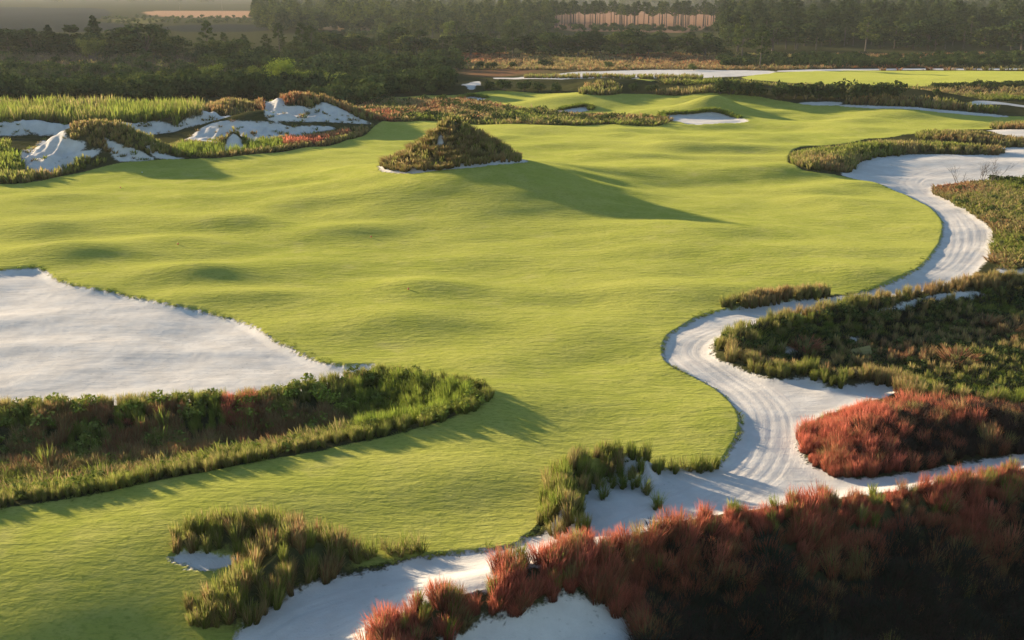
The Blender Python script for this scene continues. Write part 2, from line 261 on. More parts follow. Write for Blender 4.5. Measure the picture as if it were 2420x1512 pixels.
# height given by the planting itself: berms, hollows (zero at their outlines)
BERM = {'ditch': (-2.0, 6.0), 'near_bank': (1.15, 2.2), 'arc_bank': (1.2, 1.6), 'red_patch': (1.0, 4.0), 'path_strip': (.3, .8), 'scrub': (-1.7, 7.0), 'dark_band': (.8, 3.0), 'dark_band_far': (.6, 2.5), 'island': (.5, 4.0)}
BUNK = {'bunker_wide': -.35, 'bunker_mid': -.05, 'bunker_small': -.05, 'waste_bunker': -.35, 'cart_path': -.12}
def HT(x, y):
    x = np.asarray(x, float); y = np.asarray(y, float)
    h = H1(x, y)
    for k, (a, w) in BERM.items():
        s = poly_sdf(VEG[k], x, y, 1.0)
        h += a * sstep(s / w)
        if k == 'ditch': h += .15 * np.exp(-((s - 1.0) / 1.1) ** 2)
        if k == 'scrub': h += .45 * np.exp(-((s - 1.2) / 1.2) ** 2)
    for k in ('dune_high', 'dune_low', 'cut_bank', 'sand_cone', 'dune_face', 'pale_heap', 'dune_toe', 'heap_tongue'):
        s = poly_sdf(SAND[k], x, y, 1.0); m = s > 0
        if m.any(): h[m] += sstep(s[m] / 1.2) * (vnoise(x[m], y[m] * .5, 2.3, 21) * 1.0 + vnoise(x[m], y[m] * .3, 1.0, 23) * .7 + vnoise(x[m], y[m], .7, 22) * .4)
    for k, a in BUNK.items():
        s = poly_sdf(SAND[k], x, y, 1.0)
        if k in ('waste_bunker', 'cart_path'): h += (.075 if k == 'waste_bunker' else .05) * sstep(s / 2) * (vnoise(x * .45, y, 1.9, 41) + .6 * vnoise(x * .6, y, .8, 42) + .25 * vnoise(x, y, .35, 43))
        h += a * sstep((s + .3) / (2.0 if k.startswith('b') else 1.2))
    return h

# ------------------------------------------------------------------ terrain sheet
ds = [5.0]
while ds[-1] < 9000:
    d = ds[-1]
    ds.append(d + (1.5 if d < 36 else max(0.12, d * d * 6.0e-5) if d < 118 else .75 if d < 300 else max(.75, d * d * 2.4e-5)))
ds = np.array(ds)
tt = np.concatenate([-np.geomspace(2.2, .485, 24)[:-1], np.linspace(-.48, .48, 700), np.geomspace(.485, 2.2, 24)[1:]])
NR, NC = len(ds), len(tt)
D, T = np.meshgrid(ds, tt, indexing='ij')
X = (D * T).ravel(); Y = D.ravel()
Z = HT(X, Y)
sdT = np.full(X.shape, -99.0)
for P in TURF.values(): sdT = np.maximum(sdT, poly_sdf(P, X, Y))
sdS = np.full(X.shape, -99.0); wS = np.full(X.shape, -1)
for i, P in enumerate(SAND.values()):
    s = poly_sdf(P, X, Y); m = s > sdS; sdS[m] = s[m]; wS[m] = i
sdV = np.full(X.shape, -99.0)
for k, P in VEG.items():
    if k in ('arc_bank', 'arc_strip', 'dune_crown', 'dune_grass'): continue
    s = poly_sdf(P, X, Y)
    if k == 'red_ridge':
        for q in ('near_patch', 'small_patch'): s = np.minimum(s, -poly_sdf(SAND[q], X, Y))
    if k == 'near_bank': s = np.minimum(s, -poly_sdf(SAND['hollow'], X, Y))
    if k == 'mound': s = np.minimum(s - .6, np.hypot((X - MX + 1.4) / .5, (Y - MY + 2.6) / .6) - 1)
    if k in ('scrub', 'island'):
        for q in ('scrub_gap', 'scrub_slip', 'scrub_edge_gap', 'trail', 'right_patch', 'right_shelf'): s = np.minimum(s, -poly_sdf(SAND[q], X, Y))
    if k in ('wetland', 'weeds_left', 'weeds_skirt'):
        for q in ('sand_cone', 'dune_low', 'pale_heap', 'dune_face', 'heap_tongue'): s = np.minimum(s, -poly_sdf(SAND[q], X, Y))
    sdV = np.maximum(sdV, s)
soil = np.empty((len(X), 3)); soil[:] = (.062, .058, .026)
for P, c in FIELD:
    s = poly_sdf(P, X, Y, 2); wgt = sstep((s + 4) / 8)[:, None]; soil = soil * (1 - wgt) + np.array(c) * wgt
# path coordinates: distance from and along the worn line
PL = np.array([(2600, 365), (2419, 378), (2300, 388), (2200, 405), (2140, 425), (2160, 450), (2220, 480), (2270, 510), (2290, 545), (2280, 585), (2240, 635), (2160, 680), (2040, 700), (1880, 725), (1740, 758), (1640, 800), (1625, 835), (1680, 870), (1760, 915), (1810, 960), (1820, 1010), (1810, 1060), (1780, 1110), (1700, 1165), (1560, 1215), (1400, 1265), (1250, 1318), (1100, 1355), (950, 1395), (800, 1450), (700, 1500), (560, 1600)], float)
PW = hit(PL[:, 0], PL[:, 1])
for _ in range(3):
    Q = np.empty((2 * len(PW) - 2, 2)); Q[0::2] = PW[:-1] * .75 + PW[1:] * .25; Q[1::2] = PW[:-1] * .25 + PW[1:] * .75; PW = Q
acr = np.full(X.shape, 99.0); alo = np.zeros(X.shape)
mp = (sdS > -2) & (Y < 330) & (Y > 30)
xx, yy = X[mp], Y[mp]; best = np.full(xx.shape, 1e9); ba = np.zeros(xx.shape); bl = np.zeros(xx.shape); run = 0.0
for i in range(len(PW) - 1):
    ax, ay = PW[i]; ex, ey = PW[i + 1] - PW[i]; L = math.hypot(ex, ey)
    wx, wy = xx - ax, yy - ay; t = np.clip((wx * ex + wy * ey) / (L * L), 0, 1)
    dx, dy = wx - t * ex, wy - t * ey; d = np.hypot(dx, dy); m = d < best
    best[m] = d[m]; ba[m] = (np.sign(ex * dy - ey * dx) * d)[m]; bl[m] = (run + t * L)[m]; run += L
acr[mp] = ba; alo[mp] = bl
# a few real wheel ruts and a worn bed
rut = np.zeros(X.shape)
for c in (-1.55, -.95, -.25, .45, 1.15, 1.7):
    rut -= .020 * (.3 + vnoise(alo, acr * 0 + c * 7, 5, 3) + .5) * np.exp(-((acr - c - .35 * np.sin(alo / (7 + c) + 3 * c)) / .16) ** 2)
Z += rut * (sdS > 0)
# turf stands a little proud of the sand it borders
Z += 0.10 * sstep((sdT + .15) / .3) * (sdS < 0)

V = np.stack([X, Y, Z], 1).astype(np.float32)
idx = np.arange(NR * NC).reshape(NR, NC)
F = np.stack([idx[:-1, :-1], idx[:-1, 1:], idx[1:, 1:], idx[1:, :-1]], -1).reshape(-1, 4)
fT, fS, fV = sdT[F].mean(1), sdS[F].mean(1), sdV[F].mean(1)
cls = np.where((fT > 0) & (fS <= 0) & (fV <= 0.2), 1, 0)
cls = np.where((fS > 0) & (fV <= 0.3), 2, cls)
fw = wS[F[:, 0]]

# ------------------------------------------------------------------ materials
def mat(name):
    m = bpy.data.materials.new(name); m.use_nodes = True; m.node_tree.nodes.clear()
    return m, m.node_tree.nodes, m.node_tree.links
def N(nodes, t, **kw):
    n = nodes.new(t)
    for k, v in kw.items(): setattr(n, k, v)
    return n
class NT:
    def __init__(s, name): s.m, s.n, s.l = mat(name)
    def attr(s, name, kind='GEOMETRY', out='Fac'):
        a = N(s.n, 'ShaderNodeAttribute', attribute_name=name, attribute_type=kind); return a.outputs[out]
    def pos(s): return N(s.n, 'ShaderNodeNewGeometry').outputs['Position']
    def link(s, a, b):
        if isinstance(a, (int, float)): b.default_value = a
        elif isinstance(a, tuple): b.default_value = a if len(b.default_value) == len(a) else (*a, 1)
        else: s.l.new(a, b)
    def math(s, op, a, b=0.0, c=None, clamp=False):
        m = N(s.n, 'ShaderNodeMath', operation=op, use_clamp=clamp); s.link(a, m.inputs[0]); s.link(b, m.inputs[1])
        if c is not None: s.link(c, m.inputs[2])
        return m.outputs[0]
    def noise(s, vec, scale, detail=3, rough=.55, vs=None):
        if vs:
            mp = N(s.n, 'ShaderNodeMapping'); s.l.new(vec, mp.inputs[0]); mp.inputs['Scale'].default_value = vs; vec = mp.outputs[0]
        t = N(s.n, 'ShaderNodeTexNoise'); s.l.new(vec, t.inputs['Vector']); t.inputs['Scale'].default_value = scale
        t.inputs['Detail'].default_value = detail; t.inputs['Roughness'].default_value = rough
        return t.outputs[0]
    def ramp(s, fac, stops):
        r = N(s.n, 'ShaderNodeValToRGB'); s.link(fac, r.inputs[0]); e = r.color_ramp.elements
        while len(e) < len(stops): e.new(.5)
        for i, (p, c) in enumerate(stops): e[i].position = p; e[i].color = (*c, 1) if len(c) == 3 else c
        return r.outputs[0]
    def mix(s, f, a, b, mode='MIX'):
        m = N(s.n, 'ShaderNodeMix', data_type='RGBA', blend_type=mode); s.link(f, m.inputs[0]); s.link(a, m.inputs[6]); s.link(b, m.inputs[7]); return m.outputs[2]
    def sm(s, v, lo, hi):
        m = N(s.n, 'ShaderNodeMapRange', interpolation_type='SMOOTHSTEP'); s.link(v, m.inputs[0]); m.inputs[1].default_value = lo; m.inputs[2].default_value = hi; return m.outputs[0]
    def bump(s, h, dist, strength=1.0, nrm=None):
        b = N(s.n, 'ShaderNodeBump'); b.inputs['Strength'].default_value = strength; b.inputs['Distance'].default_value = dist; s.l.new(h, b.inputs['Height'])
        if nrm: s.l.new(nrm, b.inputs['Normal'])
        return b.outputs[0]
    def out(s, sh): o = N(s.n, 'ShaderNodeOutputMaterial'); s.l.new(sh, o.inputs[0]); return s.m

def terrain_material():
    t = NT('terrain'); p = t.pos()
    n_edge = t.noise(p, 1.6, 4, .65); n_edge2 = t.noise(p, 7.0, 2)
    wob = t.math('ADD', t.math('MULTIPLY_ADD', n_edge, 1.3, -.65), t.math('MULTIPLY_ADD', n_edge2, .5, -.25))
    fT = t.sm(t.math('MULTIPLY_ADD', wob, .95, t.attr('sd_turf')), -.14, .16)
    fS = t.sm(t.math('MULTIPLY_ADD', wob, -.95, t.attr('sd_sand')), -.16, .20)
    fV = t.sm(t.math('MULTIPLY_ADD', wob, 1.1, t.attr('sd_veg')), .0, .6)
    # turf
    big = t.noise(p, .028, 4); mid = t.noise(p, .4, 4, .6); fine = t.noise(p, 5.0, 3, .7, (.55, 1, 1)); micro = t.noise(p, 26, 2, .7, (.6, 1, 1))
    c = t.mix(t.sm(big, .35, .65), (.250, .262, .046), (.325, .310, .066))
    c = t.mix(t.sm(mid, .35, .75), c, (.350, .325, .080))
    c = t.mix(t.math('MULTIPLY', t.sm(fine, .42, .75), .75), c, (.175, .192, .034))
    worn = t.math('MULTIPLY', t.sm(t.noise(p, .16, 4, .6), .54, .72), t.sm(mid, .4, .7)); c = t.mix(t.math('MULTIPLY', worn, .6), c, (.33, .29, .11))
    # sand
    sm_ = t.noise(p, .5, 5, .65); sf = t.noise(p, 9.0, 3, .7); st = t.noise(p, 1.1, 4, .6, (.35, 1.6, 1))
    s = t.mix(t.sm(sm_, .3, .7), (.54, .495, .435), (.635, .59, .525)); s = t.mix(t.math('MULTIPLY', t.sm(sf, .5, .8), .25), s, (.48, .44, .39))
    s = t.mix(t.math('MULTIPLY', t.sm(st, .52, .75), .3), s, (.52, .485, .44))
    deb = t.math('MULTIPLY', t.sm(t.noise(p, 3.2, 2), .64, .70), t.sm(t.noise(p, .22, 2), .48, .62)); s = t.mix(t.math('MULTIPLY', deb, .55), s, (.30, .27, .22))
    ac, al = t.attr('across'), t.attr('along')
    cmb = N(t.n, 'ShaderNodeCombineXYZ'); t.link(ac, cmb.inputs[0]); t.link(t.math('MULTIPLY', al, .035), cmb.inputs[1])
    trk = t.noise(cmb.outputs[0], 2.6, 4, .62)
    onp = t.math('MULTIPLY', t.sm(t.math('ABSOLUTE', ac), 3.4, 1.6), t.sm(t.attr('sd_sand'), 0, .8))
    s = t.mix(t.math('MULTIPLY', t.math('MULTIPLY', onp, t.sm(trk, .42, .66)), t.sm(t.noise(p, .35, 3), .3, .7)), s, (.56, .50, .44))
    # soil and litter
    g = t.mix(t.sm(mid, .3, .7), t.attr('soil', out='Color'), t.mix(1, t.attr('soil', out='Color'), (.62, .72, .55), 'MULTIPLY'))
    g = t.mix(t.math('MULTIPLY', t.sm(fine, .5, .7), .35), g, (.075, .085, .025))
    vf = t.mix(t.sm(mid, .3, .7), (.055, .048, .024), (.075, .075, .028))
    cc = t.mix(fT, g, c); cc = t.mix(fS, cc, s); cc = t.mix(fV, cc, vf)
    # relief
    ht = t.math('ADD', t.math('MULTIPLY', t.noise(p, 1.5, 3, .6, (.45, 1.2, 1)), .16), t.math('ADD', t.math('MULTIPLY', fine, .07), t.math('MULTIPLY', micro, .02)))
    hs = t.math('ADD', t.math('MULTIPLY', st, .06), t.math('ADD', t.math('MULTIPLY', sf, .03), t.math('MULTIPLY', t.math('MULTIPLY', trk, onp), .03)))
    hg = t.math('ADD', t.math('MULTIPLY', mid, .3), t.math('MULTIPLY', fine, .15))
    mh = N(t.n, 'ShaderNodeMix'); t.link(fT, mh.inputs[0]); t.link(hg, mh.inputs[2]); t.link(ht, mh.inputs[3])
    mh2 = N(t.n, 'ShaderNodeMix'); t.link(fS, mh2.inputs[0]); t.link(mh.outputs[0], mh2.inputs[2]); t.link(hs, mh2.inputs[3])
    nb = t.bump(mh2.outputs[0], 1.0, .9)
    b = N(t.n, 'ShaderNodeBsdfPrincipled'); t.l.new(cc, b.inputs['Base Color']); b.inputs['Roughness'].default_value = .9
    b.inputs['Specular IOR Level'].default_value = .0; t.l.new(nb, b.inputs['Normal'])
    t.link(t.math('MULTIPLY', .6, t.math('MULTIPLY', fT, t.math('SUBTRACT', 1.0, fS))), b.inputs['Sheen Weight']); b.inputs['Sheen Roughness'].default_value = .45; b.inputs['Sheen Tint'].default_value = (.20, .215, .04, 1)
    return t.out(b.outputs[0])
M_TERRAIN = terrain_material()

def leaf_material(name, stops, trans=.35, vary=.35, attr_t=True):
    """stops: colours along the plant's own tint, each (pos, base colour, tip colour)"""
    t = NT(name)
    tint = t.attr('tint', 'INSTANCER'); oi = N(t.n, 'ShaderNodeObjectInfo').outputs['Random']
    rb = t.attr('rb'); tv = t.attr('t')
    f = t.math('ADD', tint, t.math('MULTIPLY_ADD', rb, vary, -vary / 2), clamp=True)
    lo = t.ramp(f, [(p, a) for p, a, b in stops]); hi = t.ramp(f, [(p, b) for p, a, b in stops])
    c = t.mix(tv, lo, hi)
    c = t.mix(1.0, c, t.ramp(oi, [(0, (.78, .80, .76)), (1, (1.18, 1.14, 1.1))]), 'MULTIPLY')
    d = N(t.n, 'ShaderNodeBsdfDiffuse'); tr = N(t.n, 'ShaderNodeBsdfTranslucent'); mx = N(t.n, 'ShaderNodeMixShader')
    t.l.new(c, d.inputs[0]); t.l.new(c, tr.inputs[0]); mx.inputs[0].default_value = trans
    t.l.new(d.outputs[0], mx.inputs[1]); t.l.new(tr.outputs[0], mx.inputs[2])
    return t.out(mx.outputs[0])
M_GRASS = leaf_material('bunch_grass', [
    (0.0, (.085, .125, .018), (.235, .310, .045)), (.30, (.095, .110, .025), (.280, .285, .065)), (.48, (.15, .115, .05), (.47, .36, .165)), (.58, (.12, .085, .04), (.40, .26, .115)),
    (.74, (.10, .050, .030), (.45, .185, .095)), (.86, (.11, .042, .028), (.58, .180, .100)), (1.0, (.14, .044, .034), (.76, .230, .155))], .48, .36)  # tips paler than bases: plant colour plus sunlight put into the tips
M_LEAF = leaf_material('tree_leaves', [
    (0.0, (.022, .036, .013), (.056, .082, .026)), (.35, (.042, .062, .018), (.110, .138, .038)), (.65, (.090, .105, .030), (.21, .225, .056)), (1.0, (.20, .25, .035), (.34, .38, .06))], .15, .3)
M_TWIG = leaf_material('dry_twigs', [(0.0, (.06, .045, .035), (.10, .075, .05)), (1.0, (.17, .13, .095), (.28, .22, .155))], .05, .3)
def bark_material():
    t = NT('bark'); p = N(t.n, 'ShaderNodeTexCoord').outputs['Object']
    n = t.noise(p, 3, 4, .7, (3, 3, .5)); c = t.ramp(n, [(.3, (.05, .038, .028)), (.7, (.13, .095, .07))])
    b = N(t.n, 'ShaderNodeBsdfPrincipled'); t.l.new(c, b.inputs['Base Color']); b.inputs['Roughness'].default_value = .9; t.l.new(t.bump(n, .05), b.inputs['Normal'])
    return t.out(b.outputs[0])
M_BARK = bark_material()
def plain_material(name, c, rough=.6, nscale=12, amt=.25):
    t = NT(name); p = N(t.n, 'ShaderNodeTexCoord').outputs['Object']; n = t.noise(p, nscale, 3)
    cc = t.mix(t.math('MULTIPLY', n, amt), c, tuple(v * .4 for v in c))
    b = N(t.n, 'ShaderNodeBsdfPrincipled'); t.l.new(cc, b.inputs['Base Color']); b.inputs['Roughness'].default_value = rough
    t.l.new(t.bump(n, .01), b.inputs['Normal']); return t.out(b.outputs[0])
def water_material():
    t = NT('water'); p = t.pos(); n = t.noise(p, 2.5, 3)
    b = N(t.n, 'ShaderNodeBsdfPrincipled'); b.inputs['Base Color'].default_value = (.012, .016, .014, 1); b.inputs['Roughness'].default_value = .06
    t.l.new(t.bump(n, .02, .5), b.inputs['Normal']); return t.out(b.outputs[0])

# ------------------------------------------------------------------ build the terrain pieces
def tag(o, label=None, cat=None, group=None, kind=None):
    if label: o['label'] = label
    if cat: o['category'] = cat
    if group: o['group'] = group
    if kind: o['kind'] = kind
    return o
def sheet(name, faces, label):
    u, inv = np.unique(faces, return_inverse=True); inv = inv.reshape(faces.shape)
    me = bpy.data.meshes.new(name); nv, nf = len(u), len(faces)
    me.vertices.add(nv); me.vertices.foreach_set('co', V[u].ravel())
    me.loops.add(nf * 4); me.loops.foreach_set('vertex_index', inv.ravel().astype(np.int32))
    me.polygons.add(nf); me.polygons.foreach_set('loop_start', np.arange(0, nf * 4, 4, dtype=np.int32))
    me.polygons.foreach_set('use_smooth', np.ones(nf, bool))
    me.update(calc_edges=True)
    for nm, arr in (('sd_turf', sdT), ('sd_sand', sdS), ('sd_veg', sdV), ('across', acr), ('along', alo)):
        at = me.attributes.new(nm, 'FLOAT', 'POINT'); at.data.foreach_set('value', np.clip(arr[u], -9999, 9999).astype(np.float32))
    at = me.attributes.new('soil', 'FLOAT_COLOR', 'POINT'); at.data.foreach_set('color', np.concatenate([soil[u], np.ones((nv, 1))], 1).astype(np.float32).ravel())
    # keep shading continuous across the seams: normals of the whole sheet
    me.normals_split_custom_set_from_vertices(NRM[u])
    me.materials.append(M_TERRAIN); o = bpy.data.objects.new(name, me); col.objects.link(o)
    tag(o, label, kind='structure'); return o
G3 = V.reshape(NR, NC, 3).astype(float)
dr = np.gradient(G3, axis=0); dc = np.gradient(G3, axis=1); NRM = np.cross(dc, dr); NRM /= np.linalg.norm(NRM, axis=2, keepdims=True); NRM = NRM.reshape(-1, 3)
sheet('ground', F[cls == 0], 'dark sandy soil with leaf litter between turf and sand')
fy_ = Y[F[:, 0]]
sheet('fairway', F[(cls == 1) & (fy_ < 330)], 'rolling bright green mown fairway turf')
sheet('fairway', F[(cls == 1) & (fy_ >= 330)], 'flat green fairway strip far off before the trees')
keys = list(SAND)
SN = {'waste_bunker': ('waste_bunker', 'broad flat white waste bunker beside the reedy ditch'), 'cart_path': ('cart_path', 'winding white sand cart path with wheel tracks and its sandy verges'),
      'bunker_wide': ('sand_bunker', 'widest white bunker, grassy lip peaked in the middle'), 'bunker_mid': ('sand_bunker', 'oval white bunker beside the brown rough strip'), 'bunker_small': ('sand_bunker', 'smallest bunker cut into the low green shoulder'),
      'mound_ring': ('sand_mound', 'steep sandy mound under the tussocks amid the fairway'), 'dune_high': ('sand_dune', 'tall white eroded dune face below a grassy crest'), 'dune_low': ('sand_dune', 'lower white sand slope in front of the tall dune'),
      'cut_bank': ('sand_bank', 'long white cut sand bank below the reeds'), 'sand_cone': ('sand_heap', 'small pointed white sand cone in the wet grass'), 'dune_face': ('sand_dune', 'bluish shaded sand face of the grass-topped dune'),
      'pale_heap': ('sand_heap', 'pale lumpy eroded sand heap beside the grass-topped dune'), 'near_patch': ('sand_patch', 'shaded bluish sand patch below the red grass'), 'small_patch': ('sand_patch', 'small sand slip inside the red grass'), 'hollow': ('sand_patch', 'little sand hollow ringed by tussocks in the turf')}
for i, k in enumerate(keys):
    f = F[(cls == 2) & (fw == i)]
    if len(f): nm, lb = SN.get(k, ('sand_strip', 'thin white sand strip among the scrub')); sheet(nm, f, lb)

# pond in the pit
me = bpy.data.meshes.new('pond'); cx, cy = onplane(2250, 1560, POND_Z)
me.from_pydata([(cx + 16 * math.cos(q) * (1 + .1 * math.sin(3 * q)), cy + 9 * math.sin(q), POND_Z) for q in np.linspace(0, 2 * math.pi, 40, endpoint=False)], [], [list(range(40))])
me.materials.append(water_material()); o = bpy.data.objects.new('pond', me); col.objects.link(o); tag(o, 'dark pond water at the foot of the red grass slope', kind='structure')

# ------------------------------------------------------------------ plant shapes
def mesh_from(name, verts, faces, m, t, rb):
    me = bpy.data.meshes.new(name); me.from_pydata(verts, [], faces)
    a = me.attributes.new('t', 'FLOAT', 'POINT'); a.data.foreach_set('value', np.array(t, np.float32))
    a = me.attributes.new('rb', 'FLOAT', 'POINT'); a.data.foreach_set('value', np.array(rb, np.float32))
    me.materials.append(m); return me
def grass_mesh(name, n, h, spread, lean, wid, base, seed, curl=.5, hvar=.35, m=None):
    r = random.Random(seed); v, f, t, rb = [], [], [], []
    for i in range(n):
        az = r.uniform(0, 2 * math.pi); rr = base * math.sqrt(r.random()); bx, by = rr * math.cos(az), rr * math.sin(az)
        a2 = az + r.uniform(-.9, .9); L = h * (1 - hvar * r.random()); ln = lean * (.25 + .75 * r.random()); w = wid * r.uniform(.7, 1.3)
        ox, oy = math.cos(a2), math.sin(a2); qx, qy = -oy, ox; k = len(v); q = r.random()
        for j, s in enumerate((0, .45, .8, 1.0)):
            out = spread * rr / max(base, .01) * s + ln * (s ** (1 + curl * 2)); z = L * (s - curl * .28 * s ** 4 * ln / max(lean, .01))
            ww = w * (1.0, .95, .55, 0)[j]; cx, cy = bx + ox * out, by + oy * out
            if j < 3: v += [(cx - qx * ww / 2, cy - qy * ww / 2, z), (cx + qx * ww / 2, cy + qy * ww / 2, z)]; t += [s, s]; rb += [q, q]
            else: v.append((cx, cy, z)); t.append(1.0); rb.append(q)
        f += [(k, k + 1, k + 3, k + 2), (k + 2, k + 3, k + 5, k + 4), (k + 4, k + 5, k + 6)]
    return mesh_from(name, v, f, m or M_GRASS, t, rb)
def leaf_cloud(blobs, size, r, flat=1.0, shell=.55):
    v, f, t, rb = [], [], [], []
    for (cx, cy, cz, rx, rz, n) in blobs:
        br = r.random() * .55
        for i in range(n):
            z = r.uniform(-1, 1); a = r.uniform(0, 2 * math.pi); s = math.sqrt(1 - z * z); q = (shell + (1 - shell) * r.random()) * (1 + .12 * r.gauss(0, 1))
            nx, ny, nz = s * math.cos(a), s * math.sin(a), z
            px, py, pz = cx + nx * rx * q, cy + ny * rx * q, cz + nz * rz * q
            n3 = Vector((nx + r.gauss(0, .6), ny + r.gauss(0, .6), nz * flat + r.gauss(0, .6) + .2)).normalized()
            u = n3.orthogonal().normalized(); w = n3.cross(u); ang = r.uniform(0, 6.28); u, w = u * math.cos(ang) + w * math.sin(ang), w * math.cos(ang) - u * math.sin(ang)
            L = size * r.uniform(.6, 1.4); W = L * r.uniform(.45, .8); k = len(v); c = Vector((px, py, pz))
            v += [tuple(c - u * L / 2), tuple(c + w * W / 2 - u * L * .05), tuple(c + u * L / 2 + n3 * L * .12), tuple(c - w * W / 2 + u * L * .08)]; f.append((k, k + 1, k + 2, k + 3))
            tv = min(1, max(0, r.random())); t += [tv] * 4; rb += [min(1, br + r.random() * .45)] * 4
    return v, f, t, rb
def tubes(paths, sides=6):
    v, f = [], []
    for pts in paths:
        k0 = len(v); n = len(pts)
        for i, (x, y, z, rad) in enumerate(pts):
            a = Vector(pts[max(i - 1, 0)][:3]); b = Vector(pts[min(i + 1, n - 1)][:3]); d = (b - a).normalized(); u = d.orthogonal().normalized(); w = d.cross(u)
            for s in range(sides): q = 2 * math.pi * s / sides; v.append(tuple(Vector((x, y, z)) + (u * math.cos(q) + w * math.sin(q)) * rad))
        for i in range(n - 1):
            for s in range(sides): f.append((k0 + i * sides + s, k0 + i * sides + (s + 1) % sides, k0 + (i + 1) * sides + (s + 1) % sides, k0 + (i + 1) * sides + s))
    return v, f
def tube_mesh(name, paths, m=None, sides=6):
    v, f = tubes(paths, sides); me = bpy.data.meshes.new(name); me.from_pydata(v, [], f); me.materials.append(m or M_BARK)
    for p in me.polygons: p.use_smooth = True
    return me

def tree_oak(seed, h=10.0, w=9.0, n=1700, leaf=.75):
    r = random.Random(seed); blobs = []; paths = [[(0, 0, -.4, .34), (.1, .05, h * .18, .27), (.0, .15, h * .4, .17), (.1, .1, h * .68, .06)]]
    nb = r.randint(15, 20)
    for i in range(nb):
        a = r.uniform(0, 6.28); z = r.uniform(.22, .92); rr = w * .5 * math.sqrt(max(.05, 1 - ((z - .42) / .56) ** 2)) * r.uniform(.35, .82)
        s = r.uniform(.13, .22) * w; x, y = rr * math.cos(a), rr * math.sin(a)
        blobs.append((x, y, z * h - s * .1, s, s * r.uniform(.6, .85), n // nb))
        if i % 2 == 0: paths.append([(0, .1, h * .2 + i * .1, .13), (x * .5, y * .5, z * h * .7, .08), (x, y, z * h, .03)])
    return leaf_cloud(blobs, leaf, r), paths
def tree_pine(seed, h=14.0, w=6.0, bare=.38, n=1500, leaf=.6):
    r = random.Random(seed); blobs = []; lean = r.uniform(-.3, .3); paths = [[(0, 0, -.4, .26), (lean * .4, 0, h * .35, .2), (lean, .1, h * .7, .12), (lean, 0, h * .97, .03)]]
    nb = 22
    for i in range(nb):
        z = bare + (1 - bare) * (i + r.random()) / nb; a = i * 2.4 + r.uniform(-.5, .5); rr = w * .5 * (1.15 - .95 * ((z - bare) / (1 - bare)) ** 1.5) * r.uniform(.4, .95)
        s = r.uniform(.13, .2) * w * (1.1 - .45 * (z - bare) / (1 - bare)); x, y = lean + rr * math.cos(a), rr * math.sin(a)
        blobs.append((x, y, z * h, s, s * .55, n // nb)); paths.append([(lean, 0, z * h - rr * .25, .06), (x, y, z * h - .1, .02)])
    return leaf_cloud(blobs, leaf, r, .6), paths
def tree_tall_pine(seed, h=18.0, w=5.0):
    return tree_pine(seed, h, w, .58, 900, .75)
def tree_conifer(seed, h=13.0, w=7.0, n=1700):
    r = random.Random(seed); blobs = []; paths = [[(0, 0, -.4, .3), (0, .1, h * .5, .18), (.1, 0, h * .98, .03)]]
    for i in range(26):
        z = .1 + .88 * (i + r.random()) / 26; a = i * 2.4; rr = w * .5 * (1 - z) ** .75 * r.uniform(.35, .8); s = w * .2 * (1.05 - z) + .35
        blobs.append((rr * math.cos(a), rr * math.sin(a), z * h, s, s * .9, n // 26))
    return leaf_cloud(blobs, .6, r), paths
def bush(seed, h=2.4, w=3.2, n=380, leaf=.44, nb=7):
    r = random.Random(seed); blobs = []; paths = []
    for i in range(nb):
        a = r.uniform(0, 6.28); rr = w * .36 * math.sqrt(r.random()); s = w * r.uniform(.2, .3); z = h * r.uniform(.3, .72)
        blobs.append((rr * math.cos(a), rr * math.sin(a), z, s, s * .75, n // nb)); paths.append([(0, 0, -.2, .05), (rr * math.cos(a), rr * math.sin(a), z, .02)])
    return leaf_cloud(blobs, leaf, r), paths
def willow(seed, h=8.0, w=10.0, n=2600):
    r = random.Random(seed); blobs = []; paths = []
    for i in range(9):
        a = r.uniform(0, 6.28); x, y = math.cos(a), math.sin(a); rr = w * .4 * r.uniform(.3, 1); paths.append([(x * .2, y * .2, -.3, .12), (x * rr * .5, y * rr * .5, h * .45, .07), (x * rr, y * rr, h * r.uniform(.7, .9), .02)])
        for q in (.55, .78, .95): s = w * r.uniform(.11, .17); blobs.append((x * rr * q * 1.05, y * rr * q, h * (q * .8 + r.uniform(-.05, .12)), s, s * .95, n // 27))
    return leaf_cloud(blobs, .42, r, 1, .3), paths
def bare_tree(seed, h=5.0, spread=.55, levels=4):
    r = random.Random(seed); paths = []
    def br(p, d, L, rad, lv):
        q = p + d * L * .5 + Vector((r.gauss(0, .06), r.gauss(0, .06), 0)) * L; e = q + (d + Vector((r.gauss(0, .2), r.gauss(0, .2), .1))).normalized() * L * .5
        paths.append([(*p, rad), (*q, rad * .8), (*e, rad * .55)])
        if lv:
            for _ in range(r.choice((2, 3, 3))): br(e if r.random() < .6 else q, (d + Vector((r.gauss(0, spread), r.gauss(0, spread), r.uniform(-.05, .3)))).normalized(), L * r.uniform(.55, .8), rad * .55, lv - 1)
    for _ in range(3): br(Vector((r.gauss(0, .15), r.gauss(0, .15), -.2)), Vector((r.gauss(0, .35), r.gauss(0, .35), 1)).normalized(), h * .36, .05 * h / 4, levels)
    return paths
def cloud_mesh(name, d, m): return mesh_from(name, d[0], d[1], m, d[2], d[3])
def twig_mesh(name, seed, h, m=None):
    v, f = tubes(bare_tree(seed, h, .5, 4), 3); return mesh_from(name, v, f, m or M_TWIG, [rnd.random() for _ in v], [.5] * len(v))

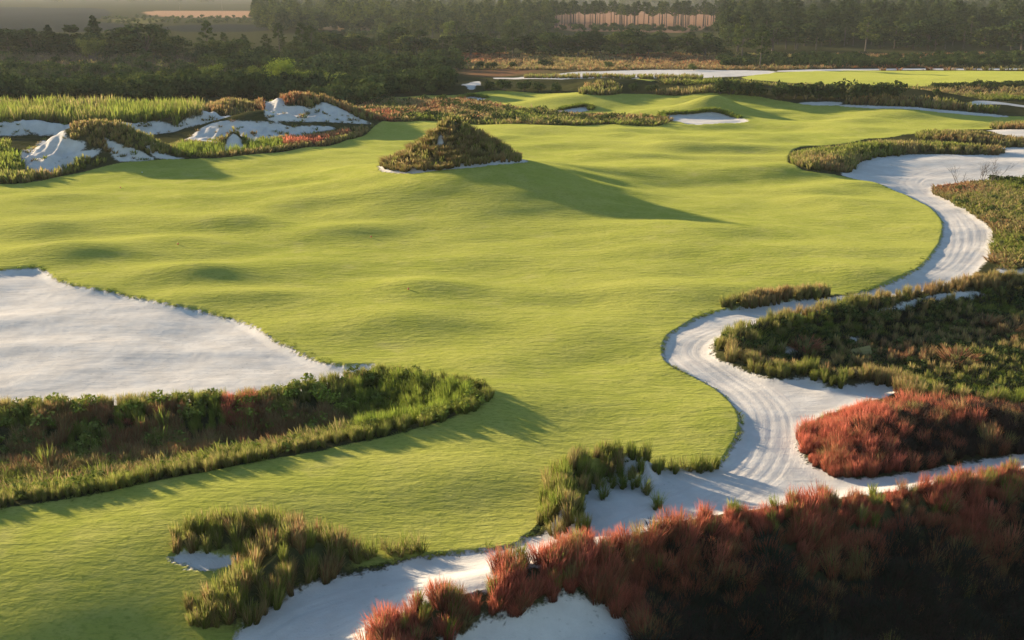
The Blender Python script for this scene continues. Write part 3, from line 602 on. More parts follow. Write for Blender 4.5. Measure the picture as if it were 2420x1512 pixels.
def proto(name, me): return bpy.data.objects.new(name, me)
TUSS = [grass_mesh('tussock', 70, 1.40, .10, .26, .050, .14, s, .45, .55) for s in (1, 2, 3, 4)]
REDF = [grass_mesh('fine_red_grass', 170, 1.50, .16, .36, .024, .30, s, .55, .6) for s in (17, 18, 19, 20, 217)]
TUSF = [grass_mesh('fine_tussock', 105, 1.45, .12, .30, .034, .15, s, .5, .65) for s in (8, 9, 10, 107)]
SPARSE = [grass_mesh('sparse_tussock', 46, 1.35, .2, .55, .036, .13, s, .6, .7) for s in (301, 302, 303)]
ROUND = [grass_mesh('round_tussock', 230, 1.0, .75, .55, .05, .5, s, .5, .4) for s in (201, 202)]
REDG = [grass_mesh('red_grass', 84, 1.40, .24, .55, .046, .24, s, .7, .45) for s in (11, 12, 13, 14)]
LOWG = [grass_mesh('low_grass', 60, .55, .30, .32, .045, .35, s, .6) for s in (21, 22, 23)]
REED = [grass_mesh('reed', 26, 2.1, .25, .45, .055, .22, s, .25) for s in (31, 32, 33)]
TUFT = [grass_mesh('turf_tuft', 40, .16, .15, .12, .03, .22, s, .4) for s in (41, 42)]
BUSH = [bush(s) for s in (51, 52, 53)]
BUSHM = [cloud_mesh('bush_leaves', b[0], M_LEAF) for b in BUSH]
WEEDM = [cloud_mesh('weed_leaves', bush(s, .8, 1.1, 130, .16, 5)[0], M_LEAF) for s in (61, 62)]
M_DARK_GRASS = leaf_material('dark_shade_grass', [(0.0, (.022, .030, .019), (.042, .054, .033)), (.5, (.030, .030, .021), (.060, .052, .037)), (1.0, (.042, .026, .022), (.095, .052, .042))], .25, .4)  # slope and red patch: shade put into grass colour; scrub: dark green grass
DARKG = [grass_mesh('sedge', 70, 1.2, .3, .6, .05, .3, s, .7, .45, M_DARK_GRASS) for s in (15, 16, 17)]
FART = [grass_mesh('far_tussock', 15, 1.35, .18, .36, .17, .2, s, .4, .55) for s in (5, 6, 7)]
FARR = [grass_mesh('far_reed', 11, 2.1, .3, .4, .13, .4, s, .2, .6) for s in (34, 35, 36)]
FARL = [grass_mesh('far_low_grass', 18, .6, .35, .35, .14, .4, s, .5, .6) for s in (24, 25, 26)]
TWIGM = [twig_mesh('dry_shrub', s, 2.6) for s in (71, 72)]
OAKS = [tree_oak(s, 10, w) for s, w in ((81, 9), (82, 10), (83, 8), (84, 11))]
PINES = [tree_pine(s, 14, w, b) for s, w, b in ((91, 6.5, .32), (92, 6, .4), (93, 7, .36))]
TPINES = [tree_tall_pine(s) for s in (101, 102, 103)]
CONIF = [tree_conifer(s) for s in (111, 112)]
WILLO = [willow(121), willow(122)]
def both(name, L): return [(cloud_mesh('crown', c, M_LEAF), tube_mesh('trunk', p)) for c, p in L]
T_OAK, T_PINE, T_TALL, T_CONE, T_WILL, T_BUSH = both('oak', OAKS), both('pine', PINES), both('tall', TPINES), both('cone', CONIF), both('willow', WILLO), both('bush', BUSH)
PH = {'oak': (T_OAK, 10.), 'pine': (T_PINE, 14.), 'tall': (T_TALL, 18.), 'cone': (T_CONE, 13.), 'willow': (T_WILL, 8.), 'bush': (T_BUSH, 2.4)}

# ------------------------------------------------------------------ scatter of uncountable ground cover (geometry nodes)
def scatter_group(name, meshes):
    g = bpy.data.node_groups.new(name, 'GeometryNodeTree')
    g.interface.new_socket('Geometry', in_out='INPUT', socket_type='NodeSocketGeometry'); g.interface.new_socket('Geometry', in_out='OUTPUT', socket_type='NodeSocketGeometry')
    n, l = g.nodes, g.links; gi = n.new('NodeGroupInput'); go = n.new('NodeGroupOutput'); j = n.new('GeometryNodeJoinGeometry')
    for me in reversed(meshes):
        oi = n.new('GeometryNodeObjectInfo'); oi.inputs['Object'].default_value = proto(me.name, me); gt = n.new('GeometryNodeGeometryToInstance')
        l.new(oi.outputs['Geometry'], gt.inputs[0]); l.new(gt.outputs[0], j.inputs[0])
    ip = n.new('GeometryNodeInstanceOnPoints'); ip.inputs['Pick Instance'].default_value = True
    def named(nm, ty): q = n.new('GeometryNodeInputNamedAttribute'); q.data_type = ty; q.inputs[0].default_value = nm; return q.outputs[0]
    l.new(gi.outputs[0], ip.inputs['Points']); l.new(j.outputs[0], ip.inputs['Instance']); l.new(named('idx', 'INT'), ip.inputs['Instance Index'])
    l.new(named('rot', 'FLOAT_VECTOR'), ip.inputs['Rotation']); l.new(named('scl', 'FLOAT_VECTOR'), ip.inputs['Scale']); l.new(ip.outputs[0], go.inputs[0])
    return g
GROUPS = {k: (scatter_group('scatter_' + k, m), len(m)) for k, m in (('tussock', TUSS), ('red', REDG), ('redf', REDF), ('tusf', TUSF), ('low', LOWG), ('reed', REED), ('tuft', TUFT), ('sedge', DARKG), ('fart', FART), ('farr', FARR), ('farl', FARL), ('bush', BUSHM), ('weed', WEEDM), ('twig', TWIGM),
    ('wood', [c for c, t in T_OAK] + [c for c, t in T_PINE]))}
n_scattered = 0
def scatter(name, kind, pts, scale, tint, label, tilt=.12, zoff=-.03, zs=None):
    global n_scattered
    n = len(pts)
    if not n: return
    n_scattered += n
    z = HT(pts[:, 0], pts[:, 1]) + zoff
    me = bpy.data.meshes.new(name); me.vertices.add(n); me.vertices.foreach_set('co', np.stack([pts[:, 0], pts[:, 1], z], 1).astype(np.float32).ravel())
    g, k = GROUPS[kind]
    rot = np.stack([rng.normal(0, tilt, n), rng.normal(0, tilt, n), rng.uniform(0, 6.28, n)], 1); s = np.broadcast_to(scale, n)
    zz = s if zs is None else s * zs
    for nm, ty, arr, key in (('rot', 'FLOAT_VECTOR', rot, 'vector'), ('scl', 'FLOAT_VECTOR', np.stack([s, s, zz], 1), 'vector'), ('idx', 'INT', rng.integers(0, k, n), 'value'), ('tint', 'FLOAT', np.clip(np.broadcast_to(tint, n), 0, 1), 'value')):
        at = me.attributes.new(nm, ty, 'POINT'); at.data.foreach_set(key, np.ascontiguousarray(arr, dtype=np.int32 if ty == 'INT' else np.float32).ravel())
    o = bpy.data.objects.new(name, me); col.objects.link(o); md = o.modifiers.new('scatter', 'NODES'); md.node_group = g
    return tag(o, label, kind='stuff')
def fill(P, dens, xmax=None, ymin=None):
    """random points inside an outline, dens per square metre"""
    lo, hi = P.min(0), P.max(0)
    lo = np.maximum(lo, (-260, 30 if ymin is None else ymin)); hi = np.minimum(hi, (260, 620))
    n = int((hi[0] - lo[0]) * (hi[1] - lo[1]) * dens); n = min(n, 600000)
    p = rng.uniform(lo, hi, (n, 2)); p = p[np.abs(p[:, 0]) < p[:, 1] * .56 + 3]
    s = poly_sdf(P, p[:, 0], p[:, 1], .5); m = s > 0
    return p[m], s[m]
def U(lo, hi, n): return rng.uniform(lo, hi, n)
def nz(p, sc, seed): return vnoise(p[:, 0], p[:, 1], sc, seed) + .5

# individual tussocks (countable ones): one mesh object each
n_tuss = 0
def tussock(x, y, s, tint, label, group, meshes=TUSF, name='grass_tussock', cat='grass tussock', zs=1.0):
    global n_tuss
    n_tuss += 1
    o = bpy.data.objects.new(name, rnd.choice(meshes)); col.objects.link(o)
    o.location = (x, y, float(HT(np.array([x]), np.array([y]))[0]) - .04); o.rotation_euler = (rnd.gauss(0, .09), rnd.gauss(0, .09), rnd.uniform(0, 6.28)); o.scale = (s, s, s * zs)
    o['tint'] = float(min(1, max(0, tint))); tag(o, label, cat, group); return o

# ---- ditch on the left
P = VEG['ditch']
p, s = fill(P, 7.0); xr = p[:, 0] / p[:, 1]
m = s < 1.5
east = sstep((xr + .165) / .06)                      # the greener end towards the fairway
q = p[m]; scatter('ditch_edge_grass', 'tusf', q, U(.45, .8, len(q)), .20 + .25 * nz(q, 4, 2) - .12 * east[m], 'green tussock fringe around the reedy ditch')
m = (s >= 1.5) & (east > .3) & (rng.random(len(p)) < .75); q = p[m]
scatter('ditch_end_grass', 'tusf', q, U(.75, 1.3, len(q)), .0 + .22 * nz(q, 3, 3), 'bright green bunch grass filling the end of the ditch')
m = (s >= 1.5) & (east <= .5) & (rng.random(len(p)) < .8); q = p[m]; depth = s[m]
upper = poly_sdf(SAND['waste_bunker'], q[:, 0], q[:, 1], 9) > -6.5
mot = nz(q, 2.4, 25); grn = upper & (mot < .40); upper_r = upper & ~grn; scatter('ditch_mixed_grass', 'tusf', q[grn], U(.5, .9, grn.sum()), .12 + .35 * nz(q[grn], 3, 5), 'green and brown tussocks mottling the upper side of the ditch')
scatter('ditch_red_grass', 'redf', q[upper_r], U(.55, .95, upper_r.sum()), .40 + .5 * nz(q[upper_r], 3.5, 5), 'reddish brown grass along the upper side of the ditch')
lowm = ~upper & (rng.random(len(q)) < .7)
scatter('ditch_undergrowth', 'low', q[lowm], U(1.0, 2.1, lowm.sum()), .12 + .6 * nz(q[lowm], 3, 7), 'mixed undergrowth in the shaded ditch')
m = (s > .6) & (s < 7) & (rng.random(len(p)) < .13); q = p[m]; scatter('ditch_weeds', 'weed', q, U(.7, 1.7, len(q)), .68 + .32 * nz(q, 2, 9), 'leafy green weeds growing in the ditch')
m = (s > 3) & (rng.random(len(p)) < .02); q = p[m]; scatter('ditch_reeds', 'reed', q, U(.5, .95, len(q)), .08 + .25 * nz(q, 3, 4), 'tall green reeds standing in the ditch')

# ---- near bank and arc bank: tussocks one by one, the fill between them as cover
def bank(key, dens, cov, lab, grp, tint0, smin, smax, most):
    P = VEG[key]; p, s = fill(P, dens); m = np.ones(len(p), bool)
    if key == 'near_bank': m &= poly_sdf(SAND['hollow'], p[:, 0], p[:, 1], 2) < .1
    p = p[m]
    pick = rng.permutation(len(p))[:most]
    c = P.mean(0)
    for i in pick:
        dry = rnd.random() < .4; e_ = s[m][i] if len(m) == len(s) else 1
        place = ('on its crest' if e_ > 1.3 else 'on the turf side' if p[i, 1] > c[1] else 'on the sandy side')
        tussock(p[i, 0], p[i, 1], rnd.uniform(smin, smax), tint0 + (.3 if dry else .05) + .12 * rnd.random(), ('straw tipped ' if dry else 'green ') + lab + ' ' + place, grp + ', ' + ('dry ' if dry else 'green ') + place)
    rest = np.setdiff1d(np.arange(len(p)), pick); q = p[rest]
    scatter(key + '_grass', 'tusf', q, U(.6, .95, len(q)), tint0 + .4 * nz(q, 3, 3), cov)
bank('near_bank', 4.2, 'green and straw grass filling the nearest planted bank', 'tussock packed into the nearest bank,', 'tussocks of the nearest bank', .16, .85, 1.15, 130)
bank('arc_bank', 4.5, 'green grass filling the curved bank beside the path', 'tussock in the curved bank by the cart path,', 'tussocks of the curved bank', .08, .8, 1.1, 90)
# isolated tussocks standing on bare sand
def px_list(lst, lab, grp, s0, s1, t0, t1):
    a = np.array(lst, float); w = hit(a[:, 0], a[:, 1])
    for (x, y) in w: tussock(x, y, rnd.uniform(s0, s1), rnd.uniform(t0, t1), lab, grp, SPARSE)
px_list([(842, 1318), (862, 1310), (885, 1316), (905, 1300), (922, 1312), (938, 1306), (955, 1300), (972, 1310), (988, 1304), (998, 1308), (870, 1324), (948, 1318)], 'upright tussock in the loose row ending the nearest bank', 'row of tussocks at the end of the nearest bank', .75, 1.05, .15, .4)
px_list([(1412, 1152), (1424, 1146), (1445, 1148), (1450, 1142), (1470, 1150), (1476, 1146), (1495, 1150), (1505, 1145), (1520, 1158), (1528, 1164), (1533, 1156), (1552, 1190), (1558, 1196), (1548, 1200), (1440, 1136), (1470, 1138), (1415, 1136), (1430, 1168), (1424, 1176)], 'single tussock standing on the shaded sand slope inside the curved bank', 'tussocks on the sand slope', .6, 1.05, .05, .45)
px_list([(1585, 1110), (1598, 1112), (1615, 1108), (1630, 1113), (1645, 1109), (1655, 1115), (1668, 1110), (1680, 1112), (1690, 1106), (1640, 1104), (1660, 1104)], 'low tussock in the short row between turf and path', 'tussocks between turf and path', .65, .9, .1, .35)
px_list([(686, 921), (705, 917), (718, 914), (735, 910), (1893, 1030), (1900, 1035), (1912, 1022), (1925, 1016), (1945, 1010), (1960, 1004), (1985, 996), (2005, 990)], 'lone tussock at the edge of red grass and white sand', 'lone tussocks on the sand edge', .7, .95, .15, .4)

# ---- strip and scrub along the right side of the path
q, s = fill(VEG['path_strip'], 7); scatter('path_strip_grass', 'tussock', q, U(.75, 1.05, len(q)), .1 + .45 * nz(q, 3, 6), 'row of dark tussock grass between turf and path bend')
q, s = fill(VEG['arc_strip'], 4); scatter('arc_strip_grass', 'tussock', q, U(.5, .75, len(q)), .1 + .3 * nz(q, 3, 6), 'low grass strip between turf and path')
p, s = fill(VEG['scrub'], 6.0)
for k in ('scrub_gap', 'scrub_slip', 'scrub_edge_gap', 'trail', 'right_patch', 'right_shelf'): m = poly_sdf(SAND[k], p[:, 0], p[:, 1], 2) < .1; p, s = p[m], s[m]
edge = s < .4 + 2.2 * nz(p, 3.2, 16); m = edge & (rng.random(len(p)) < .7); q = p[m]; scatter('scrub_edge_grass', 'tusf', q, U(.5, 1.1, len(q)), .05 + .55 * nz(q, 4, 8), 'tussock fringe around the dark scrub by the path')
m = ~edge; q = p[m]; k = rng.random(len(q)); sh = nz(q, 7, 5)
sd_ = k < .4; scatter('scrub_sedge', 'sedge', q[sd_], U(.4, .8, sd_.sum()), U(0, .4, sd_.sum()), 'dark green grass in the hollow of the scrub')
low = (k >= .4) & (k < .78); scatter('scrub_low_grass', 'low', q[low], U(.7, 1.3, low.sum()), .0 + .42 * sh[low], 'low dark green grass inside the scrub')
wd = (k > .78) & (k < .84); scatter('scrub_weeds', 'weed', q[wd], U(.7, 1.6, wd.sum()), .15 + .5 * sh[wd], 'leafy weeds in the scrub beside the path')
tu = (k > .86); scatter('scrub_tussocks', 'tussock', q[tu], U(.6, 1.0, tu.sum()), .1 + .6 * sh[tu], 'scattered tussocks in the scrub beside the path')

# ---- red grass
p, s = fill(VEG['red_ridge'], 6.5, ymin=33)
for k in ('near_patch', 'small_patch'): m = poly_sdf(SAND[k], p[:, 0], p[:, 1], 2) < .15; p, s = p[m], s[m]
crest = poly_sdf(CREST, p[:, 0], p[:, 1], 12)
redness = np.clip(1.04 - .06 * np.maximum(crest, 0) + .25 * (nz(p, 3, 9) - .5), .4, 1)  # tint falls below the crest, slope shade put into the colour
k = rng.random(len(p)) < np.clip((crest - 1.6 + 4 * (nz(p, 4, 3) - .5)) / 4.5, 0, .93)  # darker grass takes over down the slope, standing in for its shade
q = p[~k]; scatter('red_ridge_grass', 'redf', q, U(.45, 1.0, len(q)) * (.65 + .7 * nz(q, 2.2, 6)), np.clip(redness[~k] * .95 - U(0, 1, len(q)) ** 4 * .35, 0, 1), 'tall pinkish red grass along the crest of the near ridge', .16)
q = p[k]; scatter('slope_shade_grass', 'sedge', q, U(.6, 1.3, len(q)) * (.7 + .6 * nz(q, 3.5, 8)), U(.1, .9, len(q)), 'grass on the slope below the red crest, shade put into its dark colour', .18)
m = (s < 1.6) & (rng.random(len(p)) < .22) & (p[:, 0] < 30); q = p[m]; scatter('red_ridge_tussocks', 'tusf', q, U(.7, 1.0, len(q)), .1 + .4 * nz(q, 2, 1), 'green tussocks mixed along the edge of the red grass')
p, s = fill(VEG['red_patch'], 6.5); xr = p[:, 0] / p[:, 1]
k = rng.random(len(p)) < np.clip((xr - .31) / .10, 0, .7); q = p[k]; scatter('red_patch_shade_grass', 'sedge', q, U(.5, 1.0, len(q)), U(.4, 1, len(q)), 'dark grass on the right of the red patch, shade put into its colour', .16)  # darker grass mixed in towards the right, painting the patch's shade
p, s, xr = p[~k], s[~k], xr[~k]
scatter('red_patch_grass', 'redf', p, U(.5, 1.05, len(p)) * (.65 + .7 * nz(p, 2.2, 6)), np.clip(1.0 - .9 * np.maximum(xr - .30, 0) * 1.6 + .3 * (nz(p, 3, 2) - .5) - U(0, 1, len(p)) ** 4 * .4, .3, 1), 'red grass patch inside the bend of the sandy lane', .16)  # tint drops towards the right, shade put into the colour

# ---- central mound
p, s = fill(VEG['mound'], 3.4)
bare = np.exp(-(((p[:, 0] - MX + 1.6) / .8) ** 2 + ((p[:, 1] - MY + 2.0) / .8) ** 2))
m = rng.random(len(p)) > bare * .8; p, s = p[m], s[m]
o = rng.permutation(len(p)); a, b = o[:110], o[110:]
for i in a:
    r_ = math.hypot(p[i, 0] - MX, p[i, 1] - MY); place = 'near the peak' if r_ < 3.2 else ('at the left foot' if p[i, 0] < MX - 3 else 'at the right foot' if p[i, 0] > MX + 3 else 'on the front slope' if p[i, 1] < MY else 'on the back slope')
    tussock(p[i, 0], p[i, 1], (.6 if r_ < 2.2 else 1.0) * rnd.uniform(.75, 1.2), .40 + .13 * rnd.random(), 'straw brown tussock of the peaked mound, ' + place, 'mound tussocks ' + place, ROUND, zs=1.05)
scatter('mound_grass', 'fart', p[b], U(.6, 1.05, len(b)), .25 + .3 * nz(p[b], 2.5, 2), 'straw coloured grass between the tussocks of the peaked mound')

# ---- bands of dark tussocks on the right
for k, lab in (('dark_band', 'long dark tussock band above the white sand flat'), ('dark_band_far', 'second dark tussock band farther up the fairway edge'), ('dark_tip', 'short dark tussock band beside the thin sand strip'),
               ('hill_strip', 'dark tussock strip along the crest of the upper fairway'), ('right_mound', 'tussock covered low mound at the end of the upper fairway'), ('flag_mound', 'rounded tussock mound behind the upper fairway')):
    big = 1.35 if k in ('hill_strip', 'right_mound', 'flag_mound') else 1.0
    q, s = fill(VEG[k], 2.6 / big ** 2); scatter(k + '_grass', 'fart', q, U(.8, 1.15, len(q)) * big, .14 + .42 * nz(q, 5, 4), lab)
p, s = fill(VEG['island'], 3.2); n5 = nz(p, 9, 3)
scatter('island_grass', 'farl', p, U(.8, 1.4, len(p)), np.clip(.22 + .75 * (n5 - .1), 0, .82), 'rust and green low grass beside the upper path bend')
p, s = fill(VEG['island'], .06); scatter('island_weeds', 'weed', p, U(1.2, 2.2, len(p)), U(.2, .6, len(p)), 'weeds in the rusty grass beside the upper path bend')
# ---- rough strip, wetland, dunes
p, s = fill(VEG['rough'], 1.1); n5 = nz(p, 10, 6)
scatter('rough_grass', 'farl', p, U(1.3, 2.4, len(p)), np.clip(.1 + .75 * n5, 0, 1), 'brown and green rough grass strip between the two fairways')
m = rng.random(len(p)) < .06; q = p[m]; scatter('rough_weeds', 'weed', q, U(1.5, 3.0, len(q)), .1 + .7 * nz(q, 12, 2), 'weedy shrubs in the rough strip between the fairways')
p, s = fill(VEG['wetland'], 2.0); n5 = nz(p, 8, 2); xr = p[:, 0] / p[:, 1]
m = poly_sdf(SAND['sand_cone'], p[:, 0], p[:, 1], 2) < 0; m &= poly_sdf(SAND['dune_low'], p[:, 0], p[:, 1], 2) < 0; p, s, n5, xr = p[m], s[m], n5[m], xr[m]
red = (xr > -.20) & (s < 7); edge = s < 1.6
m = red & ~edge; scatter('wetland_red_grass', 'fart', p[m], U(.8, 1.2, m.sum()), .55 + .4 * n5[m], 'reddish grass strip below the white dunes')
m = edge; scatter('wetland_edge_grass', 'fart', p[m], U(.7, 1.0, m.sum()), .2 + .35 * n5[m], 'dry grass border between wet ground and fairway')
m = ~red & ~edge; scatter('wetland_grass', 'farr', p[m], U(.4, .9, m.sum()), .0 + .16 * n5[m], 'fresh green wet grass in front of the white dunes')
for k, lab, g, d, s0, s1, t0 in (('weeds_left', 'dark green weeds beside the pale sand heap', 'fart', 2.0, .8, 1.5, .02), ('weeds_skirt', 'weedy skirt at the foot of the grass-topped dune', 'fart', 2.5, .6, 1.1, .12), ('dune_crown', 'dry grass cap of the small dune', 'fart', 3.2, .55, 1.1, .25), ('dune_grass', 'rusty grass along the crest of the tall dune', 'fart', 1.9, .7, 1.35, .28)):
    q, s = fill(VEG[k], d)
    for w in ('dune_face', 'dune_high', 'dune_low', 'pale_heap', 'heap_tongue'): m = poly_sdf(SAND[w], q[:, 0], q[:, 1], 2) < .2; q = q[m]
    scatter(k + '_cover', g, q, U(s0, s1, len(q)), t0 + .4 * nz(q, 5, 3), lab)
for k in ('dune_high', 'dune_low', 'cut_bank', 'dune_face', 'pale_heap'):
    q, s = fill(SAND[k], .55 if k != 'dune_face' else 1.2); q = q[(nz(q, 3.5, 14) > .56) | (s < .5)]; scatter(k + '_tufts', 'farl', q, U(.4, 1.2, len(q)), U(.1, .6, len(q)), 'sparse tufts on the ' + SN[k][1].split(' below')[0].split(' in front')[0].split(' beside')[0])
q, s = fill(VEG['reeds'], .9); scatter('reed_bed', 'farr', q, U(.8, 1.8, len(q)), .08 + .28 * nz(q, 6, 3), 'long bed of yellow green reeds above the cut sand bank')
for k, lab in (('bunker_wide', 'shaggy dark grass lip over the widest bunker'), ('bunker_mid', 'shaggy grass lip over the oval bunker'), ('bunker_small', 'grass lip over the smallest bunker')):
    Q = SAND[k]; c = Q.mean(0); t_ = rng.random(900); i0 = (t_ * len(Q)).astype(int); f_ = (t_ * len(Q) - i0)[:, None]; q = Q[i0] * (1 - f_) + Q[(i0 + 1) % len(Q)] * f_
    q = q[q[:, 1] > c[1]] + rng.normal(0, .25, (int((q[:, 1] > c[1]).sum()), 2)) + (0, .35); q = q[poly_sdf(Q, q[:, 0], q[:, 1], 3) < .1]
    scatter(k + '_lip', 'farl', q, U(.7, 1.5, len(q)), .05 + .2 * nz(q, 4, 3), lab)
# fine turf tufts along the ragged sand edges nearest the camera
p, s = fill(TURF['main'], 7.0)
m = (p[:, 1] < 125) & (s < .45) ; q = p[m]
ok = (np.maximum(poly_sdf(SAND['cart_path'], q[:, 0], q[:, 1], 2), poly_sdf(SAND['waste_bunker'], q[:, 0], q[:, 1], 2)) < .25) & (nz(q, .9, 27) > .5)
scatter('turf_fringe', 'tuft', q[ok], U(.7, 1.5, ok.sum()), U(0, .25, ok.sum()), 'ragged turf tufts along the sand edges')

# ------------------------------------------------------------------ thicket and far woods
def strip_pts(x0, x1, y0, y1, n):
    """n places spread over a strip of ground given by its corners as seen"""
    px = rng.uniform(x0, x1, n); py = rng.uniform(y0, y1, n); dx, dy, dz = ray(px, py); t = -CAM_H / dz
    return np.stack([dx * t, dy * t], 1), px, py
def clear_of(p, names, turf=True):
    m = np.ones(len(p), bool)
    for k in names: m &= poly_sdf(SAND[k], p[:, 0], p[:, 1], 3) < -1
    if turf:
        for P in TURF.values(): m &= poly_sdf(P, p[:, 0], p[:, 1], 3) < -1.5
    for k in ('wetland', 'reeds', 'dune_grass', 'rough', 'right_mound'): m &= poly_sdf(VEG[k], p[:, 0], p[:, 1], 3) < -.5
    return m
FARS = ['far_pocket', 'far_strip', 'far_line', 'far_tongue', 'dune_high', 'dune_low', 'cut_bank']
p, px, py = strip_pts(-350, 1060, 142, 252, 1700); m = clear_of(p, FARS) & ~((px < 480) & (py < 176) & (rng.random(len(px)) < .75)) & (py < 262 - np.maximum(0, (px - 850)) * .05); q = p[m]
scatter('thicket', 'bush', q, U(.7, 2.1, len(q)) * (.75 + .8 * nz(q, 30, 2)), np.clip(.0 + .55 * (nz(q, 22, 3) - .35) + U(-.1, .22, len(q)), 0, .6), 'dark evergreen thicket behind the reeds and dunes')
p, px, py = strip_pts(-350, 560, 136, 205, 900); scatter('dry_brush', 'twig', p, U(1.2, 2.3, len(p)), U(.5, 1, len(p)), 'grey leafless brush among the dark thicket')
p, px, py = strip_pts(-350, 900, 132, 240, 1500); m = clear_of(p, FARS); q = p[m]; scatter('thicket_grass', 'farl', q, U(1.6, 3.0, len(q)), np.clip(.1 + .6 * nz(q, 25, 5), 0, .7), 'rough dry grass among the thicket')
p, px, py = strip_pts(1080, 2500, 128, 164, 2600); m = clear_of(p, FARS); q = p[m]; scatter('field_grass', 'farl', q, U(1.6, 2.8, len(q)), np.clip(.30 + .5 * nz(q, 40, 5), 0, .9), 'tall dry brown grass in the field before the trees')
p, px, py = strip_pts(1700, 2500, 134, 157, 420); q = p[clear_of(p, FARS)]; scatter('field_bushes', 'bush', q, U(.8, 1.6, len(q)), U(0, .25, len(q)), 'dark bushes along the far sand line')
p, px, py = strip_pts(1560, 2500, 205, 240, 900); m = clear_of(p, FARS + ['right_streak']); q = p[m]; scatter('hollow_scrub', 'farl', q, U(1.4, 2.6, len(q)), np.clip(.1 + .5 * nz(q, 20, 5), 0, .7), 'dark scrub grass between upper and far fairways')
p, px, py = strip_pts(2200, 2500, 206, 214, 120); scatter('hedge_band', 'bush', p, U(.5, .9, len(p)), U(.0, .2, len(p)), 'low dark hedge band along the far fairway')
p, px, py = strip_pts(1240, 1660, 182, 187, 420); scatter('far_strip_grass', 'fart', p, U(.8, 1.3, len(p)), U(.15, .5, len(p)), 'thin dark tussock row along the far white strip')
# woods that read as one mass
p, px, py = strip_pts(600, 1300, 22, 78, 900); scatter('far_forest', 'wood', p, U(.9, 1.5, len(p)), U(.25, .72, len(p)), 'hazy mixed forest beyond the mid tree line', .02)
p, px, py = strip_pts(1700, 2600, 12, 104, 1500); scatter('right_forest', 'wood', p, U(.95, 1.55, len(p)), U(.0, .35, len(p)), 'dark dense forest filling the far right', .02)
p, px, py = strip_pts(-500, 2700, -8, 22, 2200); m = ~((px > 1150) & (px < 1760) & (py > 16)); m &= ~((px < 720) & (py > 6)); q = p[m]; scatter('distant_forest', 'wood', q, U(1.0, 1.7, len(q)), U(.3, .75, len(q)), 'distant hazy forest up to the horizon', .02)
p, px, py = strip_pts(1250, 1720, 66, 76, 150); scatter('plantation_brush', 'bush', p, U(.7, 1.7, len(p)), U(.1, .6, len(p)), 'brush along the foot of the plantation pines')
p, px, py = strip_pts(700, 1000, 78, 120, 160); scatter('wood_undergrowth', 'bush', p, U(1, 1.8, len(p)), U(0, .35, len(p)), 'bushy undergrowth below the mid tree line')
p, px, py = strip_pts(240, 640, 40, 58, 130); scatter('far_brush', 'bush', p, U(.8, 1.6, len(p)), U(.3, .6, len(p)), 'hazy brush between the far fields')

# ------------------------------------------------------------------ trees one by one
def tree(kind, px, py, top, label, group, tint=.15, wide=1.0, name=None, cat='tree', HF=None):
    protos, ph = PH[kind]; w = np.array(onplane(px, py)) if kind == 'willow' else hit([px], [py], HT)[0]; z = float(HT(w[:1], w[1:])[0])
    depth = w[1] * cp + (CAM_H - z) * sp_; h = max((py - top) * depth / FPX, 1.0); s = h / ph
    crown, trunk = protos[rnd.randrange(len(protos))]
    if kind != 'willow' and cat == 'tree' and px > 450 and rnd.random() < .3: tint = tint + rnd.uniform(.15, .4)  # some crowns tinted lighter, sunlight put into the leaf colour
    e = bpy.data.objects.new(name or 'tree', None); col.objects.link(e); e.location = (w[0], w[1], z - .1); e.rotation_euler = (0, 0, rnd.uniform(0, 6.28)); e.scale = (s * wide, s * wide, s)
    e.empty_display_size = .2; tag(e, label, cat, group)
    for nm, me in (('trunk', trunk), ('crown', crown)):
        c = bpy.data.objects.new(nm, me); col.objects.link(c); c.parent = e; c['tint'] = float(tint)
    return e
for k, px, top, by, lab in (('oak', 22, 62, 138, 'dark tree at the picture edge left of the pointed one'), ('oak', 78, 64, 138, 'rounded dark tree second in the line over the thicket'), ('cone', 120, 60, 134, 'slim dark tree before the grey field'), ('oak', 165, 54, 138, 'broad dark tree just before the tallest pointed one'),
                        ('cone', 228, 40, 136, 'tallest pointed dark tree of the line over the thicket'), ('oak', 290, 60, 139, 'dark tree right beside the tallest pointed one'), ('oak', 345, 56, 140, 'big rounded dark tree ending the dark line'), ('oak', 405, 84, 136, 'low dark tree just past the dark line')):
    tree(k, px, by, top, lab, 'dark tree line over the thicket', .04, 1.6, 'tree' if k == 'oak' else 'pointed_tree')
for px, top, by, lab, kind in ((492, 52, 138, 'bushy olive pine beside the leafless brush', 'pine'), (530, 78, 136, 'low pine right of the bushy olive pine', 'pine'), (578, 82, 136, 'dark bent pine before the striped field', 'pine'), (630, 82, 138, 'slim dark pine left of the tall open pine', 'pine'), (662, 56, 142, 'tall open pine with a bare lower trunk', 'tall'), (715, 56, 142, 'broad dense pine beside the tall open one', 'pine'), (738, 62, 140, 'half hidden pine behind the broad dense one', 'pine')):
    tree(kind, px, by, top, lab, 'pines over the thicket', .22, 1.15, 'pine_tree')
for px, top, by, lab in ((222, 92, 150, 'pale dusty green tree before the dark line'), (655, 140, 226, 'bright yellow green willow behind the tall dune'), (590, 162, 228, 'olive green willow left of the bright one'), (500, 160, 226, 'dull olive willow above the cut bank'), (715, 160, 222, 'greyish willow right of the bright one'), (790, 166, 224, 'dark olive willow ending the group')):
    tree('willow', px, by, top, lab, 'willows behind the dunes', 1.0 if px == 655 else rnd.uniform(.72, .85) if px != 222 else .6, 1.05, 'willow_tree')
for i in range(16):
    tree('oak', -60 + 500 * (i + rnd.random()) / 16, rnd.uniform(128, 140), rnd.uniform(70, 92), 'low dark tree filling the line over the thicket', 'low trees filling the dark line', rnd.uniform(.0, .4), 1.5, 'tree')
